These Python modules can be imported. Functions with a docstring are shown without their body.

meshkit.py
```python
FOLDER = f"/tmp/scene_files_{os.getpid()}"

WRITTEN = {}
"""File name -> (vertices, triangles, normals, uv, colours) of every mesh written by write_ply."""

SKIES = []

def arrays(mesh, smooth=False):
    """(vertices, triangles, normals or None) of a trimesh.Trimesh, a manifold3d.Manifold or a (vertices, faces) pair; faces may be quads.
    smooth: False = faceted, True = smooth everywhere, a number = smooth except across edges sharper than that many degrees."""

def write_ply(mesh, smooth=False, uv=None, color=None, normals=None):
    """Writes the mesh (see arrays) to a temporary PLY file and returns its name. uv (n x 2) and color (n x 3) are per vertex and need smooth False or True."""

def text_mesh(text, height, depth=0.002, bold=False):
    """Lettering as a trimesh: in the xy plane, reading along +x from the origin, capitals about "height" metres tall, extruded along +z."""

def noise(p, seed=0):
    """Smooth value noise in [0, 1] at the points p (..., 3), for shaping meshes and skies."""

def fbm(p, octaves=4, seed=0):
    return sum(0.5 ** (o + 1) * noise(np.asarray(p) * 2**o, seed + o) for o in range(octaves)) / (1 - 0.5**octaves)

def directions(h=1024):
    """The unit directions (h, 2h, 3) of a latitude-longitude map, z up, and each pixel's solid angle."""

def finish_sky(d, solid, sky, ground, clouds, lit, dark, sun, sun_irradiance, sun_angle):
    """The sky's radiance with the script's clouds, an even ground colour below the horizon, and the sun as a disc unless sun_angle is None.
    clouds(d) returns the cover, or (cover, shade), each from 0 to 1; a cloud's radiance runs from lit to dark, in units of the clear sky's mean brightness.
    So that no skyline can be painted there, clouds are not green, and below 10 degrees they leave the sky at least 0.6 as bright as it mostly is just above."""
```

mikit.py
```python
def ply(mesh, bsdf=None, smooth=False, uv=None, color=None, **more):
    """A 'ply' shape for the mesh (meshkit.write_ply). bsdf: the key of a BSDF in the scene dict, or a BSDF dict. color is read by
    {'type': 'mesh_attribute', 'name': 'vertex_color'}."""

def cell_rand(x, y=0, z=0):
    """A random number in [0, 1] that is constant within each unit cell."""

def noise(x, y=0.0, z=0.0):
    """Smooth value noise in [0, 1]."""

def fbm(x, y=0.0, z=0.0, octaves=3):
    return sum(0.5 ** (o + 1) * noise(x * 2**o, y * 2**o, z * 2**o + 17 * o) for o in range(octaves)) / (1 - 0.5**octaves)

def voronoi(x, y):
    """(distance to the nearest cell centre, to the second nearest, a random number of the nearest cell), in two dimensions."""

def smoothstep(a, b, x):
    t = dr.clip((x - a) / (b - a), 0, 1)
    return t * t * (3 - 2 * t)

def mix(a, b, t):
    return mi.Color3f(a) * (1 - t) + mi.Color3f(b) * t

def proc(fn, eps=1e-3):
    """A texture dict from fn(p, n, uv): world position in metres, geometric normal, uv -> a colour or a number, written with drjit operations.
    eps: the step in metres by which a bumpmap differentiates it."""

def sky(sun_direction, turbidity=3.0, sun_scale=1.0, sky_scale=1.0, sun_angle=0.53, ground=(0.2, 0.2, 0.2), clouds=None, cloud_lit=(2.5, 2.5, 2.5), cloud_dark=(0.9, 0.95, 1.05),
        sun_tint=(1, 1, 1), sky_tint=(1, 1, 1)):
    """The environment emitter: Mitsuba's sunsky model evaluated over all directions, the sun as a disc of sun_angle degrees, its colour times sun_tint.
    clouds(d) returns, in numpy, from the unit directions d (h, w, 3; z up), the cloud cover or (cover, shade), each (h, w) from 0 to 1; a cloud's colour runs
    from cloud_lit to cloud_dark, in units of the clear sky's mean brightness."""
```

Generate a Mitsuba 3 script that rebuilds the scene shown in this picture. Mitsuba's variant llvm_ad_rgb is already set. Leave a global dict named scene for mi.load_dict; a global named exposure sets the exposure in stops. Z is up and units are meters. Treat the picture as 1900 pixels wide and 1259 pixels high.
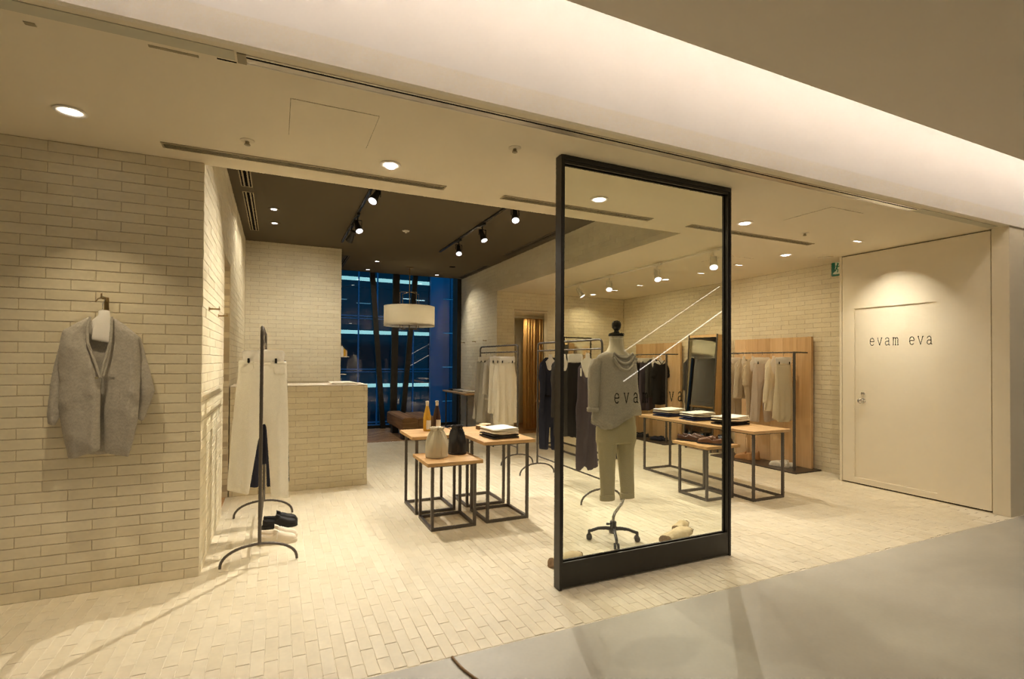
import math, random
import numpy as np
import trimesh, shapely
import shapely.geometry as sg
from scipy.spatial import Delaunay
import drjit as dr
import mitsuba as mi
import mikit, meshkit
from mikit import proc, noise, fbm, mix, smoothstep, cell_rand

T = mi.ScalarTransform4f
rng = np.random.default_rng(7)
random.seed(7)
scene, labels = {}, {}

# ------------------------------------------------------------------ camera, light, exposure
CAM_H = 1.42
YAW, PITCH, ROLL, FPX, PPY = 0.43176633, 0.0123863, 0.00623941, 945.07475, 29.019
_f = np.array([math.sin(YAW) * math.cos(PITCH), math.cos(YAW) * math.cos(PITCH), math.sin(PITCH)])
_r = np.array([math.cos(YAW), -math.sin(YAW), 0.0])
_u = np.cross(_r, _f)
UP = -math.sin(ROLL) * _r + math.cos(ROLL) * _u
EYE = np.array([0.0, 0.0, CAM_H])
scene['camera'] = {'type': 'perspective', 'fov': math.degrees(2 * math.atan(950 / FPX)), 'fov_axis': 'x',
                   'near_clip': 0.05, 'far_clip': 300.0, 'principal_point_offset_y': -PPY / 1259.0,
                   'to_world': T().look_at(origin=EYE.tolist(), target=(EYE + _f).tolist(), up=UP.tolist())}
# every light is given in units of 1/32, so that the exposure is five stops higher
LS = 1 / 32.0
exposure = 5.0 - 0.25
# blue dusk sky, seen and felt only through the far window
scene['dusk_sky'] = {'type': 'constant', 'radiance': {'type': 'rgb', 'value': [0.014 * LS, 0.24 * LS, 0.50 * LS]}, 'sampling_weight': 1.0}
WARM = np.array([1.0, 0.82, 0.54])      # downlights of the front zone
WHITE = np.array([1.0, 0.91, 0.76])     # track spots
MALL = np.array([1.0, 0.89, 0.74])
G_DOWN, G_TRACK, G_WTRACK, G_MALL = 2.2, 14.5, 9.0, 2.6
COVE = 3.3

def spot(key, pos, to, power, col, beam=25, cutoff=60, w=1.0):
    pos = np.asarray(pos, float); to = np.asarray(to, float)
    d = to - pos
    up = [0, 1, 0] if abs(d[2]) > 0.9 * np.linalg.norm(d) else [0, 0, 1]
    scene[key] = {'type': 'spot', 'to_world': T().look_at(origin=pos.tolist(), target=to.tolist(), up=up),
                  'intensity': {'type': 'rgb', 'value': (np.asarray(col) * power * LS).tolist()},
                  'beam_width': float(beam), 'cutoff_angle': float(cutoff), 'sampling_weight': float(w)}

# ------------------------------------------------------------------ materials
def rgb(c): return {'type': 'rgb', 'value': [float(x) for x in c]}
def lum(c): return rgb(np.asarray(c, float) * LS)
def mat(key, base, rough=0.6, spec=0.3, metallic=0.0, **more):
    tex = proc(base) if callable(base) else rgb(base)
    scene[key] = {'type': 'twosided', 'bsdf': {'type': 'principled', 'base_color': tex, 'roughness': rough, 'specular': spec, 'metallic': metallic, **more}}
    return key
def dif(key, base):
    tex = proc(base) if callable(base) else rgb(base)
    scene[key] = {'type': 'twosided', 'bsdf': {'type': 'diffuse', 'reflectance': tex}}
    return key

def glaze(c, amt=0.06):
    def fn(p, n, uv):
        k = fbm(p.x * 9 + p.y * 5, p.y * 9 + 3, p.z * 9, 3)
        f = noise(p.x * 60, p.y * 60, p.z * 60)
        return mi.Color3f(c) * (1 - amt + 2 * amt * k) * (0.975 + 0.05 * f)
    return fn
BRICK = [mat('bsdf_brick_%d' % i, glaze(c), 0.55, 0.25) for i, c in enumerate([(.72, .648, .475), (.705, .632, .458), (.732, .662, .49)])]
dif('bsdf_mortar', (.52, .445, .31))
TILE = [mat('bsdf_tile_%d' % i, glaze(c, 0.05), 0.5, 0.3) for i, c in enumerate([(.665, .60, .455), (.655, .588, .443), (.675, .61, .466), (.645, .578, .432), (.66, .598, .458)])]
def grout(p, n, uv):
    i = dr.floor((p.x + 2.4) / 0.0605)
    odd = i - 2 * dr.floor(i / 2)
    o = 2.355 + odd * 0.1105 + 0.02 * dr.sin(i * 12.9898)
    q = (p.y - o) / 0.221
    near = dr.abs(q - dr.round(q)) * 0.221
    dirty = (1 - smoothstep(0.0025, 0.004, near)) * (0.35 + 0.65 * smoothstep(0.3, 0.6, noise(p.x * 3, p.y * 3, 1.0)))
    return mix((.74, .68, .55), (.30, .25, .17), dirty)
dif('bsdf_grout', grout)
dif('bsdf_cream', (.74, .665, .51))
dif('bsdf_cream_trim', (.70, .63, .49))
mat('bsdf_door', (.76, .69, .54), 0.4, 0.35)
dif('bsdf_white_fascia', (.78, .755, .73))
dif('bsdf_taupe', (.68, .62, .53))
dif('bsdf_grey_wall', (.30, .26, .22))
dif('bsdf_dark_ceiling', (.135, .112, .078))
def concrete(p, n, uv):
    big = fbm(p.x * 0.55 + 3, p.y * 1.3 + 2, 0.0, 4)
    mid = fbm(p.x * 3.1, p.y * 6.0, 1.5, 3)
    fine = noise(p.x * 90, p.y * 90, 0.0)
    k = 0.74 + 0.34 * big + 0.12 * (mid - 0.5) + 0.03 * (fine - 0.5)
    # one round damp-looking patch of finer aggregate near the threshold
    d = dr.sqrt(dr.square((p.x - 1.72) / 0.26) + dr.square((p.y - 1.98) / 0.15)) + 0.35 * (fbm(p.x * 9, p.y * 9, 3.0, 3) - 0.5)
    k = k * (1 - 0.10 * (1 - smoothstep(0.75, 1.05, d)))
    return mix((.385, .365, .31), (.46, .44, .38), big) * k
mat('bsdf_concrete', concrete, 0.42, 0.35)
def wood(c1, c2, axis='x', sc=1.0):
    def fn(p, n, uv):
        a = p.x if axis == 'x' else (p.y if axis == 'y' else p.z)
        b = p.y if axis == 'x' else p.x
        c = p.z if axis != 'z' else p.y
        w = fbm(a * 1.2 * sc, b * 9 * sc, c * 9 * sc, 3)
        g = noise(a * 4 * sc, (b + 0.02 * w) * 130 * sc, c * 60 * sc)
        rings = 0.5 + 0.5 * dr.sin((b * 40 + w * 14) * sc)
        return mix(c1, c2, dr.clip(0.45 * w + 0.28 * g + 0.3 * rings, 0, 1))
    return fn
mat('bsdf_oak_top', wood((.42, .24, .095), (.62, .40, .19), 'x'), 0.42, 0.35)
mat('bsdf_oak_top_y', wood((.42, .25, .11), (.62, .41, .21), 'y'), 0.42, 0.35)
OAKP = [mat('bsdf_oak_panel_%d' % i, wood(a, b, 'z'), 0.5, 0.25) for i, (a, b) in enumerate([((.55, .34, .16), (.72, .50, .27)), ((.50, .31, .14), (.68, .46, .25)), ((.60, .39, .19), (.76, .54, .31))])]
PLANK = [mat('bsdf_plank_%d' % i, wood(a, b, 'x', 1.3), 0.4, 0.35) for i, (a, b) in enumerate([((.30, .16, .07), (.46, .27, .13)), ((.26, .135, .06), (.41, .24, .115)), ((.34, .19, .09), (.50, .30, .15))])]
mat('bsdf_timber', wood((.13, .065, .03), (.40, .23, .11), 'y', 0.7), 0.6, 0.2)
mat('bsdf_timber_end', wood((.10, .05, .02), (.34, .20, .09), 'x', 1.6), 0.6, 0.2)
mat('bsdf_black_steel', (.016, .013, .010), 0.38, 0.5)
mat('bsdf_brown_steel', (.10, .085, .072), 0.36, 0.6, 0.35)
mat('bsdf_plate', (.055, .040, .030), 0.3, 0.5, 0.3)
mat('bsdf_black_plastic', (.012, .011, .010), 0.3, 0.5)
mat('bsdf_black_gloss', (.010, .009, .008), 0.08, 0.6)
mat('bsdf_alu', (.62, .58, .52), 0.3, 0.5, 0.9)
mat('bsdf_brass', (.32, .22, .09), 0.35, 0.5, 0.8)
scene['bsdf_chrome'] = {'type': 'roughconductor', 'material': 'none', 'alpha': 0.08, 'specular_reflectance': rgb((.78, .75, .70))}
scene['bsdf_mirror'] = {'type': 'conductor', 'material': 'none', 'specular_reflectance': rgb((.84, .86, .82))}
scene['bsdf_glass'] = {'type': 'thindielectric', 'specular_transmittance': rgb((.93, .955, .87))}
scene['bsdf_window_glass'] = {'type': 'thindielectric', 'specular_transmittance': rgb((.90, .95, .96))}
mat('bsdf_grille', (.32, .27, .17), 0.5, 0.3)
mat('bsdf_grille_dark', (.11, .095, .075), 0.5, 0.3)
dif('bsdf_void', (.012, .010, .008))
dif('bsdf_white_paint', (.78, .74, .66))
dif('bsdf_fitting', (.72, .66, .52))
mat('bsdf_white_metal', (.72, .68, .58), 0.4, 0.4)

def cloth(key, c, amt=0.10, weave=420.0):
    def fn(p, n, uv):
        a = noise(p.x * weave, p.y * weave, p.z * weave)
        b = noise(p.x * weave * 0.33, p.y * weave * 0.33, p.z * weave * 0.33)
        return mi.Color3f(c) * (1 - amt + 1.2 * amt * a + 0.8 * amt * b)
    scene[key] = {'type': 'twosided', 'bsdf': {'type': 'principled', 'base_color': proc(fn), 'roughness': 0.9, 'specular': 0.08, 'sheen': 0.25}}
    return key
cloth('cloth_grey_knit', (.40, .37, .315), 0.26, 300)
cloth('cloth_white_cotton', (.86, .83, .73))
cloth('cloth_paper', (.84, .81, .75), 0.03)
cloth('cloth_navy', (.030, .032, .048))
cloth('cloth_black', (.018, .016, .015))
cloth('cloth_charcoal', (.060, .056, .050))
cloth('cloth_plum', (.085, .068, .082))
cloth('cloth_pale_grey', (.52, .49, .43))
cloth('cloth_mid_grey', (.42, .40, .345))
cloth('cloth_cream', (.78, .71, .56))
cloth('cloth_ivory', (.84, .80, .69))
cloth('cloth_beige', (.62, .52, .37))
cloth('cloth_sand', (.56, .49, .38))
cloth('cloth_mauve', (.57, .49, .42))
cloth('cloth_skirt', (.68, .60, .44))
cloth('cloth_mann_top', (.40, .365, .315), 0.2, 260)
cloth('cloth_khaki', (.42, .37, .235), 0.08)
cloth('cloth_curtain', (.55, .34, .13))
cloth('cloth_denim', (.035, .042, .095))
cloth('cloth_dummy', (.74, .69, .57), 0.05)
cloth('cloth_shade', (.80, .74, .60), 0.05, 200)
mat('bsdf_leather_white', (.74, .69, .58), 0.45, 0.4)
mat('bsdf_leather_cream', (.62, .56, .42), 0.38, 0.4)
mat('bsdf_leather_black', (.016, .015, .018), 0.32, 0.45)
mat('bsdf_leather_brown', (.075, .030, .016), 0.35, 0.45)
mat('bsdf_leather_chestnut', (.16, .065, .026), 0.35, 0.45)
mat('bsdf_leather_tan', (.46, .24, .09), 0.5, 0.35)
mat('bsdf_canvas_white', (.74, .66, .53), 0.7, 0.15)
mat('bsdf_canvas_black', (.016, .015, .016), 0.55, 0.3)
mat('bsdf_rubber_white', (.70, .62, .49), 0.5, 0.3)
mat('bsdf_rubber_black', (.012, .012, .012), 0.5, 0.3)
mat('bsdf_juice', (.62, .36, .035), 0.12, 0.5)
mat('bsdf_dark_juice', (.045, .018, .012), 0.12, 0.5)
mat('bsdf_label', (.80, .77, .70), 0.6, 0.2)
mat('bsdf_bark', lambda p, n, uv: mix((.10, .06, .03), (.30, .20, .11), fbm(p.x * 90, p.y * 90, p.z * 40, 3)), 0.8, 0.1)
mat('bsdf_wood_cut', lambda p, n, uv: mix((.70, .54, .34), (.56, .40, .22), fbm(p.x * 40, p.y * 40, p.z * 40, 3)), 0.7, 0.15)
mat('bsdf_driftwood', lambda p, n, uv: mix((.72, .62, .42), (.52, .40, .22), fbm(p.x * 22, p.y * 22, p.z * 22, 3)), 0.7, 0.15)
mat('bsdf_sign_green', (.0, .14, .085), 0.35, 0.4)
mat('bsdf_sign_white', (.72, .80, .68), 0.35, 0.4)
dif('bsdf_ink', (.012, .010, .008))
mat('bsdf_cord', (.20, .12, .05), 0.5, 0.3)
mat('bsdf_counter_top', (.78, .72, .60), 0.45, 0.3)

# ------------------------------------------------------------------ helpers
def numbered(name):
    if name not in scene and name not in labels:
        return name
    i = 1
    while '%s_%03d' % (name, i) in scene or '%s_%03d' % (name, i) in labels:
        i += 1
    return '%s_%03d' % (name, i)
def tag(key, label=None, cat=None, group=None, kind=None):
    d = labels.setdefault(key, {})
    for k, v in (('label', label), ('category', cat), ('group', group), ('kind', kind)):
        if v: d[k] = v
    return key
def thing(name, label, cat, group=None):
    k = numbered(name)
    return tag(k, label, cat, group)
def put(key, mesh, bsdf, smooth=False, M=None, **more):
    d = mikit.ply(mesh, bsdf, smooth=smooth, **more)
    if M is not None: d['to_world'] = M
    scene[key] = d
    return key
def part(parent, name, mesh, bsdf, smooth=False, M=None, label=None, **more):
    k = numbered(parent + '__' + name)
    put(k, mesh, bsdf, smooth, M, **more)
    if label: labels[k] = {'label': label}
    return k
def solo(name, mesh, bsdf, label, cat, group=None, smooth=False, M=None, **more):
    k = numbered(name)
    put(k, mesh, bsdf, smooth, M, **more)
    return tag(k, label, cat, group)
def struct(name, mesh, bsdf, smooth=False, label=None, M=None):
    put(name, mesh, bsdf, smooth, M)
    return tag(name, label, None, None, 'structure')
def box(x0, y0, z0, x1, y1, z1, bev=0.0):
    if bev <= 0:
        m = trimesh.creation.box((x1 - x0, y1 - y0, z1 - z0))
        m.apply_translation(((x0 + x1) / 2, (y0 + y1) / 2, (z0 + z1) / 2))
        return m
    a = []
    for k in range(3):
        lo, hi = (x0, y0, z0), (x1, y1, z1)
        for sx in (0, 1):
            for sy in (0, 1):
                for sz in (0, 1):
                    p = []
                    for j, s in enumerate((sx, sy, sz)):
                        b = 0 if j == k else bev
                        p.append(lo[j] + b if s == 0 else hi[j] - b)
                    a.append(p)
    return trimesh.convex.convex_hull(np.array(a))
def cat(*ms): return trimesh.util.concatenate([m for m in ms])
def cyl(p0, p1, r, n=16, r1=None):
    p0, p1 = np.asarray(p0, float), np.asarray(p1, float)
    d = p1 - p0; L = np.linalg.norm(d); d /= L
    a = np.cross(d, [0, 0, 1.0] if abs(d[2]) < .9 else [1.0, 0, 0]); a /= np.linalg.norm(a); b = np.cross(d, a)
    t = np.arange(n) * 2 * np.pi / n
    ring = np.cos(t)[:, None] * a + np.sin(t)[:, None] * b
    r1 = r if r1 is None else r1
    v = np.vstack([p0 + ring * r, p1 + ring * r1, [p0], [p1]])
    i = np.arange(n); j = (i + 1) % n
    f = np.vstack([np.stack([i, j, j + n], 1), np.stack([i, j + n, i + n], 1), np.stack([j, i, i * 0 + 2 * n], 1), np.stack([i + n, j + n, i * 0 + 2 * n + 1], 1)])
    m = trimesh.Trimesh(v, f, process=False)
    if m.volume < 0: m.invert()
    return m
def tube(pts, r, n=10, closed_ends=True):
    p = np.asarray(pts, float)
    r = np.broadcast_to(np.asarray(r, float), (len(p),))
    t = np.gradient(p, axis=0); t /= np.linalg.norm(t, axis=1, keepdims=True)
    a = np.cross(t[0], [0, 0, 1.0] if abs(t[0][2]) < .9 else [1.0, 0, 0]); a /= np.linalg.norm(a)
    rings = []; ang = np.arange(n) * 2 * np.pi / n
    for k in range(len(p)):
        a = a - t[k] * (a @ t[k]); a /= np.linalg.norm(a); b = np.cross(t[k], a)
        rings.append(p[k] + r[k] * (np.cos(ang)[:, None] * a + np.sin(ang)[:, None] * b))
    v = np.vstack(rings + [[p[0]], [p[-1]]]); K = len(p)
    f = []
    for k in range(K - 1):
        for i in range(n):
            j = (i + 1) % n
            f += [[k * n + i, k * n + j, (k + 1) * n + j], [k * n + i, (k + 1) * n + j, (k + 1) * n + i]]
    for i in range(n):
        j = (i + 1) % n
        f += [[j, i, K * n], [(K - 1) * n + i, (K - 1) * n + j, K * n + 1]]
    m = trimesh.Trimesh(v, np.array(f), process=False)
    if m.volume < 0: m.invert()
    return m
def lathe(profile, n=32, mod=None):
    pr = np.asarray(profile, float); K = len(pr)
    ang = np.arange(n) * 2 * np.pi / n
    V = []
    for k, (r, z) in enumerate(pr):
        rr = np.full(n, r)
        if mod is not None: rr = rr * mod(ang, z, k)
        V.append(np.stack([rr * np.cos(ang), rr * np.sin(ang), np.full(n, z)], 1))
    v = np.vstack(V + [[[0, 0, pr[0, 1]]], [[0, 0, pr[-1, 1]]]])
    f = []
    for k in range(K - 1):
        for i in range(n):
            j = (i + 1) % n
            f += [[k * n + i, k * n + j, (k + 1) * n + j], [k * n + i, (k + 1) * n + j, (k + 1) * n + i]]
    for i in range(n):
        j = (i + 1) % n
        f += [[j, i, K * n], [(K - 1) * n + i, (K - 1) * n + j, K * n + 1]]
    m = trimesh.Trimesh(v, np.array(f), process=False)
    if m.volume < 0: m.invert()
    return m
def loft(rings):
    """closed rings (k, n, 3) joined and capped"""
    R = np.asarray(rings, float); K, n, _ = R.shape
    v = np.vstack([R.reshape(-1, 3), [R[0].mean(0)], [R[-1].mean(0)]])
    i = np.arange(n); j = (i + 1) % n
    f = [np.vstack([np.stack([k * n + i, k * n + j, (k + 1) * n + j], 1), np.stack([k * n + i, (k + 1) * n + j, (k + 1) * n + i], 1)]) for k in range(K - 1)]
    f += [np.stack([j, i, i * 0 + K * n], 1), np.stack([(K - 1) * n + i, (K - 1) * n + j, i * 0 + K * n + 1], 1)]
    m = trimesh.Trimesh(v, np.vstack(f), process=False)
    if m.volume < 0: m.invert()
    return m
def rot(mesh, deg, axis=(0, 0, 1), at=(0, 0, 0)):
    m = mesh.copy(); m.apply_transform(trimesh.transformations.rotation_matrix(math.radians(deg), axis, at)); return m
def mv(mesh, x=0, y=0, z=0):
    m = mesh.copy(); m.apply_translation((x, y, z)); return m
def TR(x=0, y=0, z=0, rz=0.0): return T().translate([float(x), float(y), float(z)]).rotate([0, 0, 1], float(rz))

def panel(outline, thick=0.02, s=0.018, folds=(), edge=0.003, seed=0, rnd=0.012, falloff=0.05, crumple=0.0):
    """a closed cushion of cloth: outline in (x, z), front towards -y"""
    poly = sg.Polygon(outline)
    if not poly.is_valid: poly = poly.buffer(0)
    if rnd: poly = poly.buffer(-rnd).buffer(2 * rnd).buffer(-rnd)
    if poly.geom_type != 'Polygon': poly = max(poly.geoms, key=lambda g: g.area)
    ring = poly.exterior; L = ring.length; nb = max(12, int(L / (s * 0.8)))
    bp = np.array([ring.interpolate(L * k / nb).coords[0] for k in range(nb)])
    holes = []
    for h in poly.interiors:
        nh = max(8, int(h.length / (s * .8))); holes.append(np.array([h.interpolate(h.length * k / nh).coords[0] for k in range(nh)]))
    bp = np.vstack([bp] + holes)
    x0, z0, x1, z1 = poly.bounds
    gx, gz = np.meshgrid(np.arange(x0, x1 + s, s), np.arange(z0, z1 + s, s))
    gx[1::2] += s / 2
    g = np.stack([gx.ravel(), gz.ravel()], 1)
    P = shapely.points(g)
    ok = shapely.contains(poly, P) & (shapely.distance(P, poly.boundary) > 0.45 * s)
    pts = np.vstack([bp, g[ok]])
    tri = Delaunay(pts).simplices
    c = pts[tri].mean(1)
    tri = tri[shapely.contains(poly, shapely.points(c))]
    a, b, cc = pts[tri[:, 0]], pts[tri[:, 1]], pts[tri[:, 2]]
    ar = (b[:, 0] - a[:, 0]) * (cc[:, 1] - a[:, 1]) - (b[:, 1] - a[:, 1]) * (cc[:, 0] - a[:, 0])
    tri = tri[np.abs(ar) > 1e-9]; ar = ar[np.abs(ar) > 1e-9]
    tri[ar < 0] = tri[ar < 0][:, ::-1]
    d = shapely.distance(shapely.points(pts), poly.boundary)
    h = edge + (thick - edge) * (1 - np.exp(-d / falloff))
    yc = np.zeros(len(pts)); X, Z = pts[:, 0], pts[:, 1]
    zt, zb = z1, z0
    wob = meshkit.fbm(np.stack([X * 4, Z * 1.6, X * 0 + seed * 3.7], 1), 3, seed) - 0.5
    for amp, freq, ramp, phase in folds:
        t = np.clip((zt - Z) / max(zt - zb, 1e-6), 0, 1) ** ramp if ramp else 1.0
        yc += amp * t * np.sin(freq * X + phase + 6 * wob)
    yc += 0.012 * wob
    if crumple:
        yc += crumple * (meshkit.fbm(np.stack([X * 14 + Z * 6, Z * 14 - X * 5, X * 0 + seed], 1), 3, seed + 5) - 0.5)
    n = len(pts)
    v = np.vstack([np.stack([X, yc - h, Z], 1), np.stack([X, yc + h, Z], 1)])
    e = np.vstack([tri[:, [0, 1]], tri[:, [1, 2]], tri[:, [2, 0]]])
    es = np.sort(e, 1); _, inv, cnt = np.unique(es, axis=0, return_inverse=True, return_counts=True)
    be = e[cnt[inv.ravel()] == 1]
    side = np.vstack([np.stack([be[:, 1], be[:, 0], be[:, 0] + n], 1), np.stack([be[:, 1], be[:, 0] + n, be[:, 1] + n], 1)])
    return trimesh.Trimesh(v, np.vstack([tri, tri[:, ::-1] + n, side]), process=False)

def brick_mesh(L, H, depth=0.012, bev=0.0014):
    """front towards -y, from y=0 (back) to y=-depth, x 0..L, z 0..H"""
    q = lambda x0, x1, z0, z1, y: [[x0, y, z0], [x1, y, z0], [x1, y, z1], [x0, y, z1]]
    v = np.array(q(0, L, 0, H, 0) + q(0, L, 0, H, -depth + bev) + q(bev, L - bev, bev, H - bev, -depth), float)
    f = []
    for r in (0, 4):
        for i in range(4):
            j = (i + 1) % 4
            f += [[r + i, r + j, r + 4 + j], [r + i, r + 4 + j, r + 4 + i]]
    f += [[8, 9, 10], [8, 10, 11]]
    return trimesh.Trimesh(v, np.array(f), process=False)
_bricks = {}
def brick_ply(L, H, b, depth, smooth=False):
    k = (round(L, 4), round(H, 4), b, depth)
    if k not in _bricks: _bricks[k] = mikit.ply(brick_mesh(L, H, depth), b)
    return _bricks[k]
def field(holder, pieces, base, mats, depth=0.004, name='brick', most=300, jit=0.0007, near=EYE):
    """pieces: (u, v, L, H) in the local x-z plane; base: 4x4 numpy matrix local -> world; the nearest are parts of their own, the rest is one mesh"""
    r = np.random.default_rng(abs(hash(holder)) % 1000 if False else sum(map(ord, holder)))
    info = []
    for (u, v, L, H) in pieces:
        c = base @ np.array([u + L / 2, 0, v + H / 2, 1.0])
        d = c[:3] - near
        nrm = base[:3, :3] @ np.array([0, -1.0, 0])
        info.append(L * H * abs(nrm @ d) / np.linalg.norm(d) ** 3)
    order = np.argsort(-np.array(info), kind='stable')
    rest = {m: [] for m in mats}
    for rank, k in enumerate(order):
        u, v, L, H = pieces[k]
        b = mats[int(r.integers(len(mats)))]; dy = float(r.normal(0, jit)); tilt = float(r.normal(0, 0.08))
        M = base @ trimesh.transformations.translation_matrix((u, dy, v)) @ trimesh.transformations.rotation_matrix(math.radians(tilt), (1, 0, 0), (0, 0, H / 2))
        if rank < most:
            key = '%s__%s' % (holder, name) if rank == 0 else '%s__%s_%03d' % (holder, name, rank)
            scene[key] = {**brick_ply(L, H, b, depth), 'to_world': T(M)}
        else:
            m = brick_mesh(L, H, depth); m.apply_transform(M); rest[b].append(m)
    left = [(b, m) for b, m in rest.items() if m]
    for i, (b, m) in enumerate(left):
        key = '%s__far_%s' % (holder, name) + ('' if i == 0 else '_%03d' % i)
        put(key, cat(*m), b); labels[key] = {'kind': 'stuff'}
def courses(length, z0, z1, L=0.24, H=0.0632, gap=0.0042, shift=0.0, holes=(), start=0):
    """running bond in a rectangle; holes are (u0, u1, v0, v1)"""
    out = []; n = int(math.ceil((z1 - z0) / H - 1e-6))
    for c in range(n):
        v0, v1 = z0 + c * H, min(z0 + (c + 1) * H, z1)
        if v1 - v0 < 0.012: continue
        segs = [(0.0, length)]
        for (a, b, p, q) in holes:
            if v0 < q - 0.02 and v1 > p + 0.02:
                segs = [s for x0, x1 in segs for s in ((x0, min(x1, a)), (max(x0, b), x1)) if s[1] - s[0] > 0.01]
        off = shift + (L / 2 if (c + start) % 2 else 0.0)
        for x0, x1 in segs:
            k0 = math.floor((x0 - off) / L)
            for k in range(k0, k0 + int((x1 - x0) / L) + 3):
                a, b = max(off + k * L, x0), min(off + (k + 1) * L, x1)
                if b - a > 0.02: out.append((a + gap / 2, v0 + gap / 2, b - a - gap, v1 - v0 - gap))
    return out
def frame(origin, deg):
    """local x-z wall plane, front -y, turned by deg about z and put at origin"""
    M = trimesh.transformations.rotation_matrix(math.radians(deg), (0, 0, 1)); M[:3, 3] = origin
    return M

# ------------------------------------------------------------------ the room's measures
XL, YL, ZC, ZD = -0.45, 3.90, 2.72, 3.22
YE, XR, YB = 3.94, 3.68, 8.66          # edge of the low ceiling, right bulkhead, back wall of the right zone
YBL, XBL = 8.62, 0.93                   # back wall on the left
XD, YD, ZDK = 0.95, 6.02, 1.14          # sales counter
XW = 6.55                               # right brick wall
XDR, YD0, YD1 = 6.22, 2.515, 3.93       # door panel
YF, YS = 2.355, 2.36                    # tile edge, shop front
YW = 10.95                              # far window
YJ, ZJ = 5.38, 2.38                     # opening in the left return wall
D = 0.004

# floors
struct('floor', cat(box(-3.3, YF, -0.12, XW + .2, 9.05, -.0022), box(-3.3, YF - 0.004, -0.12, 8, YF, 0.0)), 'bsdf_grout', label='shop floor laid with narrow cream clay tiles')
W_T, L_T = 0.0605, 0.221
tiles = []
for i in range(int((XW + .12 + 2.4) / W_T)):
    x0 = -2.4 + i * W_T
    off = YF + (L_T / 2 if i % 2 else 0.0) + 0.02 * math.sin(i * 12.9898)
    for k in range(-1, 32):
        a, b = max(off + k * L_T, YF + .002), min(off + (k + 1) * L_T, 9.05)
        xm = x0 + W_T / 2
        if b - a < 0.02: continue
        ym = (a + b) / 2
        if xm < XL - .55 and ym > YL + .1: continue
        if xm < -1.2 - 0.0 * ym and xm < -0.62 * ym + .2: continue
        if ym > YD + .1 and xm < XD - .1: continue
        if xm > XW or (xm > XDR + .05 and ym < YD1 - .05 and ym > YD0): continue
        if xm > 0.95 * ym + 3.5: continue
        tiles.append((x0 + .0014, a + .0012, W_T - .0028, b - a - .0024))
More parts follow.
